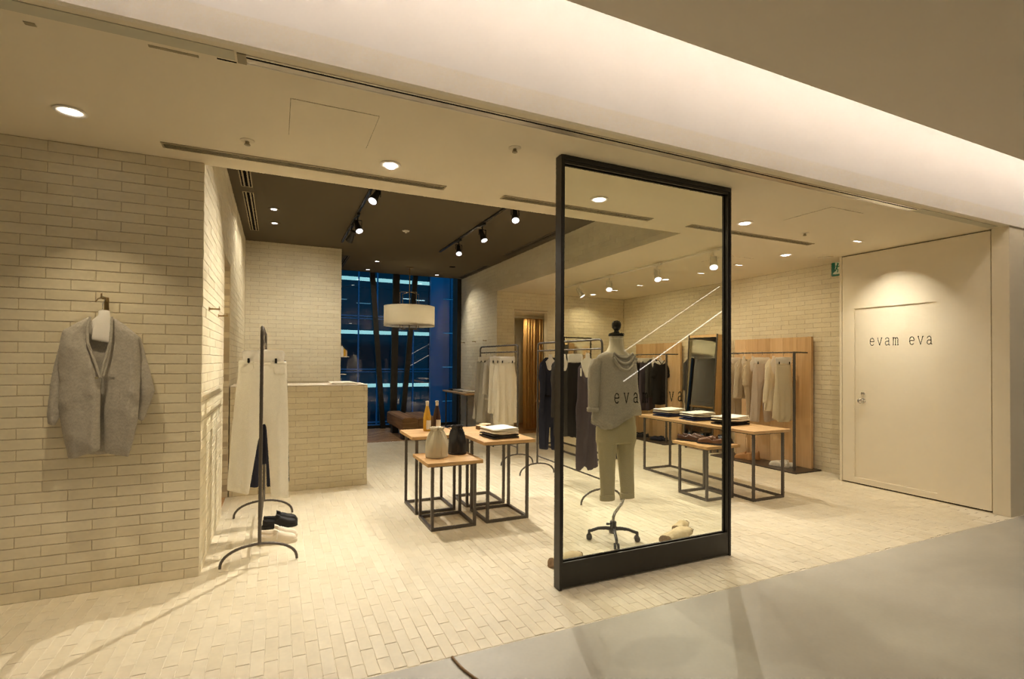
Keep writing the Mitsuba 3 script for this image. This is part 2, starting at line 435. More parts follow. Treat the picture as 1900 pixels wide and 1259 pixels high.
Mfl = np.array([[1, 0, 0, 0], [0, 0, 1, 0], [0, -1, 0, -.0022], [0, 0, 0, 1.0]])
field('floor', tiles, Mfl, TILE, depth=.0022, name='tile', jit=0.0003)
struct('floor_mall', box(-9, -9, -0.12, 15, YF - .004, 0.0), 'bsdf_concrete', label='grey polished concrete floor of the mall passage')
# wood floor at the window: herringbone
struct('floor_wood', box(XL - 3, 9.05, -0.12, XW + .2, YW + .1, -0.012), 'bsdf_timber', label='brown herringbone wood floor in front of the window')
region = sg.box(0.9, 9.052, 3.70, YW - .06).union(sg.box(3.9, 9.052, 5.7, 10.6))
a_, w_, k_ = 0.45, 0.09, 0
hb = []
c45, s45 = math.cos(math.pi / 4), math.sin(math.pi / 4)
for i in range(-30, 60):
    for j in range(-12, 24):
        for o in (0, 1):
            bx, by = (i * w_ + j * a_, i * w_ - j * a_)
            rct = sg.box(bx, by, bx + a_, by + w_) if o == 0 else sg.box(bx, by + w_, bx + w_, by + w_ + a_)
            hb.append(rct)
seen = []
for rct in hb:
    p = np.array(rct.exterior.coords)
    q = np.stack([2.3 + c45 * p[:, 0] - s45 * p[:, 1], 9.8 + s45 * p[:, 0] + c45 * p[:, 1]], 1)
    g = sg.Polygon(q).buffer(-0.0012).intersection(region)
    if g.geom_type == 'Polygon' and g.area > 0.002: seen.append(g)
seen.sort(key=lambda g: -g.area / (g.centroid.x ** 2 + g.centroid.y ** 2))
r_ = np.random.default_rng(3)
extra = []
for i, g in enumerate(seen):
    m = trimesh.creation.extrude_polygon(g, 0.0122 + r_.uniform(0, .0006), engine='earcut'); m.apply_translation((0, 0, -0.0125))
    if i < 300: part('floor_wood', 'plank', m, PLANK[int(r_.integers(3))])
    else: extra.append(m)
if extra:
    put('floor_wood__far_plank', cat(*extra), PLANK[0]); labels['floor_wood__far_plank'] = {'kind': 'stuff'}

# left front wall
struct('wall_left', box(-3.3, YL + D, 0, XL - D, YL + .13, ZC), 'bsdf_mortar', label='cream brick wall at the left shop front')
cs = courses(3.3 + XL, 0, ZC, shift=-0.115)
cs = [c for c in cs if c[0] + c[2] > 3.3 - 2.25]
field('wall_left', cs, frame((-3.3, YL + D, 0), 0), BRICK)
# return wall with opening
struct('wall_return', cat(box(XL - .13, YL + .006, 0, XL - D, YJ, 3.4), box(XL - .13, YJ, ZJ, XL - D, YD, 3.4), box(XL - .75, YD + D, 0, XL - D, YBL + .1, 3.4),
                          box(XL - .13, YJ - .001, ZJ - .004, XL - .001, YD, ZJ)), 'bsdf_mortar', label='cream brick return wall with a doorway on the left')
field('wall_return', courses(YBL - YL, 0, 3.24, shift=0.06, holes=[(YJ - YL, YD - YL, 0, ZJ)]), frame((XL - D, YL, 0), 90), BRICK)
struct('wall_jamb', box(XL - .74, YD + D - .004, 0, XL - D, YD + D, ZJ), 'bsdf_mortar', label='brick face closing the far side of the left doorway')
field('wall_jamb', courses(0.74 + 0, 0, ZJ, shift=0.02), frame((XL - .74, YD + D, 0), 0), BRICK)
# side room behind the doorway
struct('wall_side_room', cat(box(-2.2, YL + .13, 0, -2.1, 7.2, 2.5), box(-2.2, 7.1, 0, XL - .75, 7.2, 2.5), box(-2.2, YL + .13, ZJ + .02, XL - .13, 7.2, 2.5)), 'bsdf_fitting')
struct('floor_side_room', box(-2.2, YL + .12, -0.08, XL - .02, YD + .5, 0.001), 'bsdf_plank_2')
spot('light_side_room', (-1.15, 5.2, 2.3), (-0.9, 5.7, 0), 2.4, (1, .75, .42), 60, 85)

# back wall on the left
struct('wall_back_left', box(XL - .3, YBL + D, 0, XBL - D, YBL + .6, 3.4), 'bsdf_mortar', label='cream brick wall behind the counter')
field('wall_back_left', courses(XBL - XL, ZDK - .05, 3.24, shift=0.07), frame((XL, YBL + D, 0), 0), BRICK)
field('wall_back_left_end', courses(0.6, 0, 3.24, shift=0.0), frame((XBL - D, YBL + D, 0), 90), BRICK, most=0)
tag('wall_back_left_end', None, None, None, 'structure')
# right bulkhead and the wall by the window
struct('wall_bulkhead', box(XR + D, YE, ZC, XW + .2, YB, 3.4), 'bsdf_cream', label='brick bulkhead above the right zone')
H0 = 0.0632
zb = ZC + .001
field('wall_bulkhead', courses(YB - YE, ZC, 3.24, shift=0.03), frame((XR + D, YB, 0), -90), BRICK)
struct('wall_window_side', box(XR + D, YB + D + .001, 0, XR + .13, YW + .1, 3.6), 'bsdf_mortar', label='pale brick side wall next to the far window')
field('wall_window_side', courses(YW - .25 - YB, 0, 3.24, shift=0.03), frame((XR + D, YW - .25, 0), -90), BRICK)
# back wall of the right zone with the fitting room opening
OX0, OX1, OZ = 4.03, 4.745, 2.365
struct('wall_back', cat(box(XR + .002, YB + D, 0, OX0, YB + .12, ZC), box(OX1, YB + D, 0, XW + .2, YB + .12, ZC), box(OX0, YB + D, OZ, OX1, YB + .12, ZC)), 'bsdf_mortar', label='cream brick back wall with the fitting room opening')
field('wall_back', courses(XW - XR, 0, ZC, shift=0.1, holes=[(OX0 - XR, OX1 - XR, 0, OZ)]), frame((XR, YB + D, 0), 0), BRICK)
struct('trim_1', cat(box(OX0 - .012, YB - .004, 0, OX0 + .006, YB + .13, OZ + .01), box(OX1 - .006, YB - .004, 0, OX1 + .012, YB + .13, OZ + .01), box(OX0 - .012, YB - .004, OZ - .008, OX1 + .012, YB + .13, OZ + .012)), 'bsdf_cream')
struct('wall_fitting', cat(box(XR + .13, YB + .12, 0, 3.95, 10.7, 2.6), box(3.9, 10.6, 0, 5.8, 10.7, 2.6), box(5.7, YB + .12, 0, 5.8, 10.7, 2.6), box(XR + .1, YB + .12, OZ, 5.8, 10.7, 2.6)), 'bsdf_fitting', label='plain beige walls of the fitting room')
struct('trim_2', cat(box(4.30, 10.55, 0, 4.34, 10.6, 2.05), box(4.95, 10.55, 0, 4.99, 10.6, 2.05), box(4.30, 10.55, 2.0, 4.99, 10.6, 2.05)), 'bsdf_cream_trim')
spot('light_fitting', (4.5, 9.2, 2.3), (4.5, 9.4, 0), 1.1, WARM, 60, 86)
# right brick wall
struct('wall_right', box(XW + D, YD1 - .4, 0, XW + .2, YB + .1, ZC + .1), 'bsdf_mortar', label='cream brick wall on the right behind the oak panels')
field('wall_right', courses(YB - 3.85, 0, ZC + .06, shift=0.05), frame((XW + D, YB, 0), -90), BRICK)

# ceilings
struct('ceiling', cat(box(-3.3, YS, ZC, XW - .03, YE, ZC + .12), box(XR, YE, ZC, XW - .03, YB - .02, ZC + .05), box(-3.3, YS + .01, ZC + .02, XW + .2, YE, 3.4)), 'bsdf_cream', label='low cream ceiling of the shop front')
struct('ceiling_dark', box(XL - .1, YE - .01, ZD, XR + .1, 10.62, ZD + .1), 'bsdf_dark_ceiling', label='dark brown raised ceiling')
struct('ceiling_slot', box(XL - .5, 10.55, 3.55, XR + .3, YW + .3, 3.65), 'bsdf_dark_ceiling')
struct('roof', box(-3.4, YS, 3.64, XW + .4, 11.3, 3.75), 'bsdf_taupe')
struct('wall_outer', cat(box(-3.4, YS + .02, 0, -3.3, 11.3, 3.7), box(XW + .2, YD0, 0, XW + .3, 11.3, 3.7), box(XR + .13, 10.9, 0, XW + .3, 11.3, 3.7), box(-3.4, 11.0, 0, XBL - .1, 11.3, 3.7), box(-3.3, YL + .1, 2.6, XL - .1, YL + .2, 3.7)), 'bsdf_taupe')
# the passage in front
ZM, YC = 2.95, 1.85
struct('ceiling_mall', box(-9, -9, ZM, 15, YC, ZM + .06), 'bsdf_taupe', label='taupe ceiling of the mall passage')
struct('wall_fascia', cat(box(-9, YS, ZC, 15, YS + .03, 3.75), box(-9, YC - .5, 3.72, 15, YS + .03, 3.78), box(-9, YC - .55, ZM + .06, 15, YC - .5, 3.78)), 'bsdf_white_fascia', label='white fascia washed by the hidden cove light')
struct('wall_passage', cat(box(6.235, YS + .015, 0, 15, YS + .12, 3.4), ), 'bsdf_grey_wall', label='brownish grey wall right of the shop')
struct('wall_passage_left', box(-9, YS + .015, 0, -3.3, YS + .12, 3.4), 'bsdf_grey_wall')
struct('wall_mall', cat(box(-9.1, -9.1, 0, -9, 2.5, 3.8), box(15, -9.1, 0, 15.1, 2.5, 3.8), box(-9.1, -9.1, 0, 15.1, -9, 3.8)), 'bsdf_taupe')
k = thing('cove_light', 'continuous light strip hidden above the edge of the taupe passage ceiling', 'light strip')
part(k, 'lamp', box(-8.5, YC - .045, 3.46, 14.5, YC - .015, 3.49), 'bsdf_white_paint')
part(k, 'upstand', box(-8.5, YC - .06, ZM + .06, 14.5, YC - .05, 3.50), 'bsdf_white_fascia')
scene[k + '__lamp']['emitter'] = {'type': 'area', 'radiance': lum(np.array([1.0, .875, .745]) * COVE * 6), 'sampling_weight': 8.0}
for i, x in enumerate((-3.5, 0.0, 3.5, 7.0, 10.5)):
    spot('light_mall_%d' % i, (x, 0.4, ZM - .02), (x, 0.55, 0), G_MALL, MALL, 40, 80)
    spot('light_mall_far_%d' % i, (x, -3.5, ZM - .02), (x, -3.5, 0), G_MALL * 1.3, MALL, 60, 85)
# pillar and door
struct('wall_pillar', box(XDR - .012, YS + .012, 0, XDR + .5, YD0 - .012, ZC), 'bsdf_cream', label='slim cream pillar at the right end of the shop front')
zr0, zr1, yr0, yr1 = 0.082, 2.07, 2.955, 3.79
struct('wall_door', cat(box(XDR, YD0, .016, XDR + .08, yr0, ZC - .012), box(XDR, yr1, .016, XDR + .08, YD1, ZC - .012), box(XDR, yr0, .016, XDR + .08, yr1, zr0), box(XDR, yr0, zr1, XDR + .08, yr1, ZC - .012)), 'bsdf_door', label='wide cream panel holding the door')
struct('wall_door_back', box(XDR + .05, YD0, 0, XW + .2, YD1 + .03, ZC), 'bsdf_void')
struct('trim_3', box(XDR - .006, YD1 + .004, 0, XDR + .12, YD1 + .03, ZC), 'bsdf_door')
struct('door_1', box(XDR + .016, yr0 - .01, zr0 - .01, XDR + .06, yr1 + .01, zr1 + .01), 'bsdf_door', label='cream door with thin black lettering')
hx = XDR + .016
part('door_1', 'handle', cat(rot(lathe([(.028, 0), (.028, .006), (.012, .01), (.011, .035), (.026, .045), (.03, .056), (.026, .068), (.01, .072)], 20), -90, (0, 1, 0)).apply_translation((hx, 3.70, .985)), rot(lathe([(.02, 0), (.02, .012), (.016, .016), (.005, .017)], 20), -90, (0, 1, 0)).apply_translation((hx, 3.70, 1.07))), 'bsdf_chrome', smooth=30, label='round chrome door knob with a lock above it')

# lettering with thin strokes
def glyph_strokes(ch):
    A = lambda cx, cy, rx, ry, a0, a1, n=20: [(cx + rx * math.cos(math.radians(t)), cy + ry * math.sin(math.radians(t))) for t in np.linspace(a0, a1, n)]
    if ch == 'e': return [[(.06, .52), (.86, .52)] , A(.46, .5, .41, .5, 2, 315, 30)]
    if ch == 'v': return [[(.05, 1.0), (.46, .0)], [(.46, 0), (.87, 1.0)], [(-.03, 1.0), (.15, 1.0)], [(.78, 1.0), (.95, 1.0)]]
    if ch == 'a': return [A(.42, .68, .33, .32, 160, 5, 14) + [(.75, .55), (.75, .12), (.80, .02), (.90, .0)], A(.40, .27, .33, .27, 60, 330, 24), [(.56, .52), (.75, .56)]]
    if ch == 'm': return [[(.08, 0), (.08, 1.0)], A(.30, .72, .21, .26, 175, 0, 10) + [(.51, .0)], A(.72, .72, .21, .26, 175, 0, 10) + [(.93, .0)], [(.0, 0), (.16, 0)], [(.44, 0), (.58, 0)], [(.86, 0), (1.0, 0)], [(0, .97), (.1, 1.0)]]
    return []
def letter(ch, h, stroke, depth):
    g = shapely.union_all([sg.LineString(s).buffer(stroke / h / 1.7, quad_segs=3) for s in glyph_strokes(ch)])
    g = shapely.affinity.scale(g, h * .64, h, origin=(0, 0))
    gs = g.geoms if hasattr(g, 'geoms') else [g]
    return cat(*[trimesh.creation.extrude_polygon(x, depth, engine='earcut') for x in gs])
import shapely.affinity
def lettering(holder, name, width, h, stroke, depth, M):
    adv = width / 7.72
    for i, ch in enumerate('evam eva'):
        if ch == ' ': continue
        m = letter(ch, h, stroke, depth); m.apply_translation((i * adv, 0, 0)); m.apply_transform(M)
        part(holder, name, m, 'bsdf_ink')
# text on the door: plane x = hx, reading towards -y
Md = np.array([[0, 0, -1, hx + .001], [-1, 0, 0, 3.625], [0, 1, 0, 1.630], [0, 0, 0, 1.0]])
lettering('door_1', 'letter', 0.628, 0.084, 0.0062, 0.003, Md)

# ------------------------------------------------------------------ glass screen
FX0, FX1, FY0, FY1 = 1.60, 3.058, 2.750, 2.822
gs = thing('glass_screen', 'tall glass panel in a black steel frame at the shop front', 'glass panel')
for a in (FX0, FX1 - .018):
    part(gs, 'stile', cat(box(a, FY0, 0, a + .018, FY1, ZC - .001, .0015)), 'bsdf_black_steel')
for y in (FY0 + .006, FY0 + .046):
    part(gs, 'glazing_bead', cat(box(FX0 + .018, y, .16, FX0 + .028, y + .014, ZC - .02), box(FX1 - .028, y, .16, FX1 - .018, y + .014, ZC - .02), box(FX0 + .018, y, ZC - .05, FX1 - .018, y + .014, ZC - .03), box(FX0 + .018, y, .145, FX1 - .018, y + .014, .168)), 'bsdf_black_steel')
part(gs, 'head', cat(box(FX0, FY0, ZC - .032, FX1, FY1, ZC - .001, .0015)), 'bsdf_black_steel')
part(gs, 'kick_panel', box(FX0 + .016, FY0 + .006, .012, FX1 - .016, FY1 - .006, .15), 'bsdf_black_steel')
YG = FY0 + .033
gq = trimesh.Trimesh([[FX0 + .018, YG, .15], [FX1 - .018, YG, .15], [FX1 - .018, YG, ZC - .03], [FX0 + .018, YG, ZC - .03]], [[0, 1, 2], [0, 2, 3]], process=False)
part(gs, 'pane', gq, 'bsdf_glass')
Mg = np.array([[1, 0, 0, 2.030], [0, 0, 1, YG - .004], [0, 1, 0, 1.148], [0, 0, 0, 1.0]])
lettering(gs, 'letter', 0.600, 0.064, 0.0056, 0.002, Mg)

# ------------------------------------------------------------------ counter
sc = thing('sales_counter', 'cream brick sales counter in front of the raised back wall', 'counter')
put(sc, box(XL + .008, YD + D, 0, XD - D, YD + .55, ZDK - .012), 'bsdf_mortar')
field(sc, courses(XD - XL - .008, 0, ZDK - .004, L=.24, shift=0.03), frame((XL + .008, YD + D, 0), 0), BRICK)
field(sc, courses(0.55, 0, ZDK - .004, shift=0.0), frame((XD - D, YD + D, 0), 90), BRICK, most=0, name='side_brick')
part(sc, 'countertop', box(XL + .008, YD + .002, ZDK - .004, XD, YD + .56, ZDK + .006, .002), 'bsdf_counter_top')
k = thing('menu_stand', 'low sloping cream tray lying on the counter top', 'tray')
part(k, 'tray', loft([[(.62, YD + .06, ZDK + .007), (.90, YD + .06, ZDK + .007), (.90, YD + .42, ZDK + .007), (.62, YD + .42, ZDK + .007)], [(.55, YD + .05, ZDK + .028), (.80, YD + .05, ZDK + .028), (.80, YD + .40, ZDK + .032), (.55, YD + .40, ZDK + .032)]]), 'bsdf_counter_top')

# ------------------------------------------------------------------ ceiling fittings
def downlight(x, y, z, label, to=None, power=None, ring='bsdf_white_paint', r=.05, col=WARM, glow=14.0, beam=30, cutoff=72, group=None, light=True, tilt=(0, 0)):
    k = thing('downlight', label, 'downlight', group)
    part(k, 'ring', lathe([(r + .004, 0), (r + .022, -.001), (r + .023, -.006), (r + .012, -.009), (r, -.004), (r, .0)], 28).apply_translation((x, y, z)), ring, smooth=40)
    m = cyl((0, 0, -.006), (0, 0, -.012), r * .82, 20)
    m = rot(rot(m, tilt[0], (1, 0, 0)), tilt[1], (0, 1, 0)).apply_translation((x, y, z))
    part(k, 'lamp', m, 'bsdf_white_paint')
    scene[k + '__lamp']['emitter'] = {'type': 'area', 'radiance': lum(np.array([1, .95, .85]) * glow), 'sampling_weight': 0.06}
    if light:
        to = (x, y, 0) if to is None else to
        spot('light_' + k, (x, y, z - .02), to, G_DOWN if power is None else power, col, beam, cutoff)
downlight(-1.0, 3.39, ZC, 'round ceiling spotlight above the grey cardigan, nearest the left edge', to=(-1.0, 3.55, 0.0), tilt=(12, 0), power=6.5, beam=10, cutoff=38)
downlight(.666, 3.39, ZC, 'swivelled round spotlight in the cream ceiling between the long grille and the hatch', to=(-.05, 4.4, .8), r=.045, power=4.0, beam=12, cutoff=34, tilt=(-20, 12))
downlight(2.32, 3.39, ZC, 'round ceiling spotlight seen through the glass panel above the mannequin', to=(2.45, 3.35, 0))
downlight(3.93, 3.38, ZC, 'round ceiling spotlight just right of the glass panel frame', to=(4.2, 3.6, 0))
downlight(5.52, 4.16, ZC, 'round ceiling spotlight nearest the green exit sign', to=(5.7, 4.4, 0))
downlight(5.50, 6.22, ZC, 'round ceiling spotlight beside the middle of the white track', to=(5.9, 6.2, 0), power=3)
downlight(5.50, 8.23, ZC, 'round ceiling spotlight farthest back in the low ceiling', to=(5.5, 8.0, 0), power=3)
for (x, y), l in zip([(-.055, 6.68), (-.05, 7.36)], ['small bright downlight above the counter, the nearer of two', 'small bright downlight above the counter, the farther of two']):
    downlight(x, y, ZD, l, ring='bsdf_dark_ceiling', r=.04, col=WHITE, power=2.8)
for (x, y), l in zip([(1.62, 9.37), (1.606, 10.3), (3.01, 10.3)], ['small downlight in the dark ceiling left of the pendant rod', 'small downlight close to the window, left of the pendant lamp', 'small downlight close to the window, right of the pendant lamp']):
    downlight(x, y, ZD, l, ring='bsdf_dark_ceiling', r=.04, col=WHITE, power=7 if x > 2 else 3, to=(XR, 9.5, 1.35) if x > 2 else None, beam=16 if x > 2 else 30, cutoff=44 if x > 2 else 72)
spot('light_door_wash', (5.578, 3.366, ZC - .02), (6.22, 3.33, 1.62), 7.5, WHITE, 8, 38)
for (x, y), l in zip([(5.578, 3.366), (5.55, 4.87), (5.575, 5.56), (5.55, 6.90), (5.535, 7.58)], ['slot light in front of the lettered door', 'slot light beyond the spotlight by the exit sign', 'slot light seen through the glass beside the nearest white track head', 'slot light seen through the glass, second from the back wall', 'slot light nearest the back wall']):
    k = thing('slot_light', l, 'slot light')
    part(k, 'frame', cat(box(x - .07, y - .028, ZC - .004, x + .07, y - .014, ZC), box(x - .07, y + .014, ZC - .004, x + .07, y + .028, ZC), box(x - .07, y - .014, ZC - .004, x - .05, y + .014, ZC), box(x + .05, y - .014, ZC - .004, x + .07, y + .014, ZC)), 'bsdf_cream_trim')
    part(k, 'lamp', box(x - .05, y - .012, ZC - .006, x + .05, y + .012, ZC - .002), 'bsdf_white_paint')
    scene[k + '__lamp']['emitter'] = {'type': 'area', 'radiance': lum((9, 8, 6.5)), 'sampling_weight': 0.05}
    if y > 4: spot('light_' + k, (x, y, ZC - .02), (XW, y, 1.3), 1.1, WARM, 30, 62)
def grille(x0, y0, x1, y1, z, label, n=4, m='bsdf_grille', along='x', void='bsdf_void'):
    k = thing('air_grille', label, 'air grille')
    put(k + '__frame', cat(box(x0, y0, z - .005, x1, y0 + .012, z), box(x0, y1 - .012, z - .005, x1, y1, z), box(x0, y0, z - .005, x0 + .012, y1, z), box(x1 - .012, y0, z - .005, x1, y1, z)), m)
    part(k, 'backing', box(x0 + .01, y0 + .01, z - .0015, x1 - .01, y1 - .01, z + .001), void)
    for i in range(n):
        if along == 'x':
            c = y0 + .012 + (y1 - y0 - .024) * (i + .5) / n; w = (y1 - y0) * .14 / n * 2
            part(k, 'slat', box(x0 + .012, c - w / 2, z - .0035, x1 - .012, c + w / 2, z - .0015), m)
        else:
            c = x0 + .012 + (x1 - x0 - .024) * (i + .5) / n; w = (x1 - x0) * .15 / n * 2
            part(k, 'slat', box(c - w / 2, y0 + .012, z - .0035, c + w / 2, y1 - .012, z - .0015), m)
grille(-.65, 3.63, 1.13, 3.72, ZC, 'long slim air grille in the cream ceiling above the left rack')
grille(1.60, 3.63, 3.075, 3.72, ZC, 'long slim air grille running behind the top of the glass panel')
grille(3.53, 3.63, 5.28, 3.72, ZC, 'long slim air grille right of the glass panel')
grille(-.36, 5.0, -.25, 5.95, ZD, 'short air grille in the dark ceiling, nearest the cream edge', 2, 'bsdf_grille', 'y')
grille(-.36, 6.12, -.25, 7.9, ZD, 'long air grille in the dark ceiling above the counter', 2, 'bsdf_grille', 'y')
grille(1.03, 9.1, 1.13, 10.3, ZD, 'dark air grille beside the end of the wall behind the counter', 2, 'bsdf_grille_dark', 'y')
grille(3.52, 8.9, 3.64, 10.5, ZD, 'dark air grille along the right wall by the window', 2, 'bsdf_grille_dark', 'y')
grille(3.45, 6.1, 3.57, 7.9, ZD, 'dark air grille along the brick bulkhead', 2, 'bsdf_grille_dark', 'y')
def hatch(x0, y0, x1, y1, label):
    k = thing('ceiling_hatch', label, 'access hatch')
    put(k + '__joint', box(x0, y0, ZC - .0008, x1, y1, ZC + .001), 'bsdf_grille')
    part(k, 'panel', box(x0 + .003, y0 + .003, ZC - .0022, x1 - .003, y1 - .003, ZC + .001), 'bsdf_cream')
hatch(.045, 2.745, .482, 3.195, 'square access hatch in the cream ceiling above the middle of the shop front')
hatch(4.17, 2.72, 4.59, 3.165, 'square access hatch in the cream ceiling right of the glass panel')
hatch(4.95, 4.5, 5.38, 4.93, 'square access hatch behind the right end of the long grille')
for (x, y), l in zip([(-.175, 3.39), (1.30, 2.80), (4.77, 3.385)], ['sprinkler head by the left end of the long ceiling grille', 'sprinkler head left of the top of the glass panel', 'sprinkler head right of the glass panel near the grille end']):
    k = thing('sprinkler', l, 'sprinkler')
    part(k, 'plate', lathe([(.04, 0), (.038, -.004), (.02, -.007)], 24).apply_translation((x, y, ZC)), 'bsdf_cream_trim', smooth=40)
    part(k, 'head', lathe([(.011, 0), (.011, -.016), (.016, -.018), (.017, -.024), (.006, -.028)], 16).apply_translation((x, y, ZC - .004)), 'bsdf_grille', smooth=40)
for (x, y, z, r), l in zip([(1.6, 7.01, ZD, .05), (6.1, 4.06, ZC, .085)], ['round white detector on the dark ceiling between the tracks', 'flat round speaker in the ceiling beside the exit sign']):
    k = thing('ceiling_disc', l, 'ceiling fitting')
    part(k, 'plate', lathe([(r, 0), (r, -.006), (r * .9, -.01), (r * .4, -.011)], 28).apply_translation((x, y, z)), 'bsdf_white_paint' if z == ZD else 'bsdf_cream_trim', smooth=40)
    if z == ZD: part(k, 'head', lathe([(.018, 0), (.016, -.02), (.006, -.026)], 16).apply_translation((x, y, z - .01)), 'bsdf_white_paint', smooth=40)
solo('round_vent', lathe([(.055, 0), (.055, -.006), (.04, -.008)], 24).apply_translation((3.02, 9.3, ZD)), 'bsdf_void', 'dark round cap in the dark ceiling near the window corner', 'ceiling fitting', smooth=40)
# track of the sliding screens along the front edge
k = thing('door_track', 'long aluminium sliding track in the cream soffit along the shop front', 'track')
part(k, 'channel', cat(box(-.16, 2.435, ZC - .004, 4.87, 2.447, ZC), box(-.16, 2.50, ZC - .004, 4.87, 2.508, ZC)), 'bsdf_alu')
part(k, 'slot', box(-.16, 2.447, ZC - .0015, 4.87, 2.462, ZC), 'bsdf_void')
part(k, 'rail', box(-.13, 2.462, ZC - .003, 4.85, 2.50, ZC), 'bsdf_alu')
part(k, 'end_stop', box(-.17, 2.432, ZC - .006, -.135, 2.51, ZC), 'bsdf_grille')
for x0, x1, l in ((-3.2, -.18, 'painted cover strip continuing the track to the left'), (4.9, 6.14, 'painted cover strip continuing the track towards the pillar')):
    k = thing('track_cover', l, 'cover strip')
    part(k, 'strip', box(x0, 2.425, ZC - .003, x1, 2.50, ZC), 'bsdf_grille_cover')
scene['bsdf_grille_cover'] = {'type': 'twosided', 'bsdf': {'type': 'diffuse', 'reflectance': rgb((.56, .53, .41))}}
for (x0, x1, y0, y1), l in zip([(-1.36, -1.0, 2.53, 2.55), (-.50, -.32, 2.53, 2.548), (-.25, -.175, 2.515, 2.523), (-.905, -.87, 2.56, 2.585)], ['thin dark slot in the soffit nearest the left edge', 'thin slot in the soffit left of the aluminium track', 'short narrow slot right before the aluminium track', 'tiny metal catch in the soffit above the spotlight']):
    solo('soffit_slot', box(x0, y0, ZC - .0015, x1, y1, ZC + .001), 'bsdf_grille' if x1 > -.9 and x0 < -.4 and x1 < -.3 else 'bsdf_void', l, 'slot')
# track lights
def track(p0, p1, m, label):
    k = thing('light_track', label, 'light track')
    part(k, 'rail', box(min(p0[0], p1[0]) - .016, min(p0[1], p1[1]), p0[2] - .022, max(p0[0], p1[0]) + .016, max(p0[1], p1[1]), p0[2], .003), m)
track((.87, 4.6, ZD), (.87, 8.05, ZD), 'bsdf_black_plastic', 'black light track in the dark ceiling, the left of two')
track((2.40, 4.5, ZD), (2.40, 8.06, ZD), 'bsdf_black_plastic', 'black light track in the dark ceiling, the right of two')
track((4.52, 4.1, ZC), (4.52, 7.9, ZC), 'bsdf_white_metal', 'white light track in the low cream ceiling')
def head(x, y, z, aim, m, label, power, col, group=None, glow=16.0, beam=16, cutoff=50, lit=True):
    k = thing('track_spotlight', label, 'spotlight', group)
    part(k, 'adaptor', box(x - .02, y - .075, z - .05, x + .02, y + .075, z - .02, .004), m)
    part(k, 'arm', cat(cyl((x, y, z - .05), (x, y, z - .09), .008), box(x - .05, y - .006, z - .1, x - .044, y + .006, z - .17), box(x + .044, y - .006, z - .1, x + .05, y + .006, z - .17), box(x - .05, y - .006, z - .1, x + .05, y + .006, z - .092)), m)
    c = np.array([x, y, z - .165]); d = np.asarray(aim, float) - c; d /= np.linalg.norm(d)
    part(k, 'body', cat(cyl(c - d * .075, c - d * .005, .028, 20, .030), cyl(c - d * .005, c + d * .075, .033, 24, .046), cyl(c + d * .075, c + d * .082, .048, 24)), m, smooth=40)
    part(k, 'lamp', cyl(c + d * .0825, c + d * .086, .040, 20), 'bsdf_white_paint')
    if lit:
        scene[k + '__lamp']['emitter'] = {'type': 'area', 'radiance': lum(np.array([1, .95, .88]) * glow), 'sampling_weight': 0.06}
        spot('light_' + k, c + d * .10, aim, power, col, beam, cutoff)
head(.87, 5.15, ZD, (-.6, 3.7, .25), 'bsdf_black_plastic', 'black track spotlight nearest the cream ceiling edge on the left track', G_TRACK * 1.7, WHITE)
head(.87, 6.4, ZD, (1.5, 4.8, .3), 'bsdf_black_plastic', 'black track spotlight in the middle of the left track', G_TRACK, WHITE)
head(.87, 6.95, ZD, (.2, 8.6, 1.4), 'bsdf_black_plastic', 'unlit looking black spotlight at the far end of the left track', G_TRACK * .5, WHITE, glow=2.0)
head(2.40, 5.15, ZD, (1.8, 3.3, 0.0), 'bsdf_black_plastic', 'black track spotlight nearest the viewer on the right track', G_TRACK, WHITE)
head(2.40, 6.15, ZD, (2.9, 4.9, .3), 'bsdf_black_plastic', 'black track spotlight in the middle of the right track', G_TRACK, WHITE)
head(2.40, 7.1, ZD, (2.0, 5.4, .3), 'bsdf_black_plastic', 'black track spotlight at the far end of the right track, above the pendant lamp', G_TRACK, WHITE)
for y, aim, l in ((4.26, (3.3, 3.0, .0), 'white track spotlight nearest the glass panel edge, throwing a round glare'), (5.2, (3.7, 3.7, .0), 'white track spotlight, second from the glass panel edge'), (6.25, (3.5, 4.9, .2), 'white track spotlight, third from the glass panel edge'), (7.06, (5.6, 6.2, .4), 'white track spotlight at the far end of the white track')):
    head(4.46, y, ZC, aim, 'bsdf_white_metal', l, G_WTRACK, WHITE)
# ------------------------------------------------------------------ garment racks
def arch(x, y, r=.24, h=.142, tr=.0095):
    t = np.linspace(0, np.pi, 25)
    return tube([(x - r * math.cos(a) , y, .006 + (h - .006) * math.sin(a) ** 0.85) for a in t], tr, 10)
def rack(x, y0, y1, label):
    k = thing('garment_rack', label, 'garment rack')
    H = 1.65; c = .05
    b = [(x, y0, .142), (x, y0, H - c)] + [(x, y0 + c - c * math.cos(a), H - c + c * math.sin(a)) for a in np.linspace(.2, 1.57, 6)]
    b += [(x, y1 - c + c * math.sin(a), H - c + c * math.cos(a)) for a in np.linspace(0, 1.4, 6)] + [(x, y1, H - c), (x, y1, .142)]
    part(k, 'frame', tube(b, .0115, 12), 'bsdf_brown_steel', smooth=50)
    part(k, 'hanging_rail', cyl((x, y0, 1.555), (x, y1, 1.555), .009), 'bsdf_brown_steel', smooth=50)
    part(k, 'lower_rail', cyl((x, y0, .235), (x, y1, .235), .008), 'bsdf_brown_steel', smooth=50)
    for y in (y0, y1): part(k, 'foot', arch(x, y), 'bsdf_brown_steel', smooth=50)
    return k
rack(-.098, 3.965, 5.169, 'brown steel rack with arched feet beside the left wall, holding the wide white trousers')
rack(3.02, 6.36, 7.79, 'brown steel rack with arched feet holding pale trousers, left of the ochre curtain')
rack(2.985, 4.30, 5.70, 'brown steel rack with arched feet holding dark garments behind the glass frame')

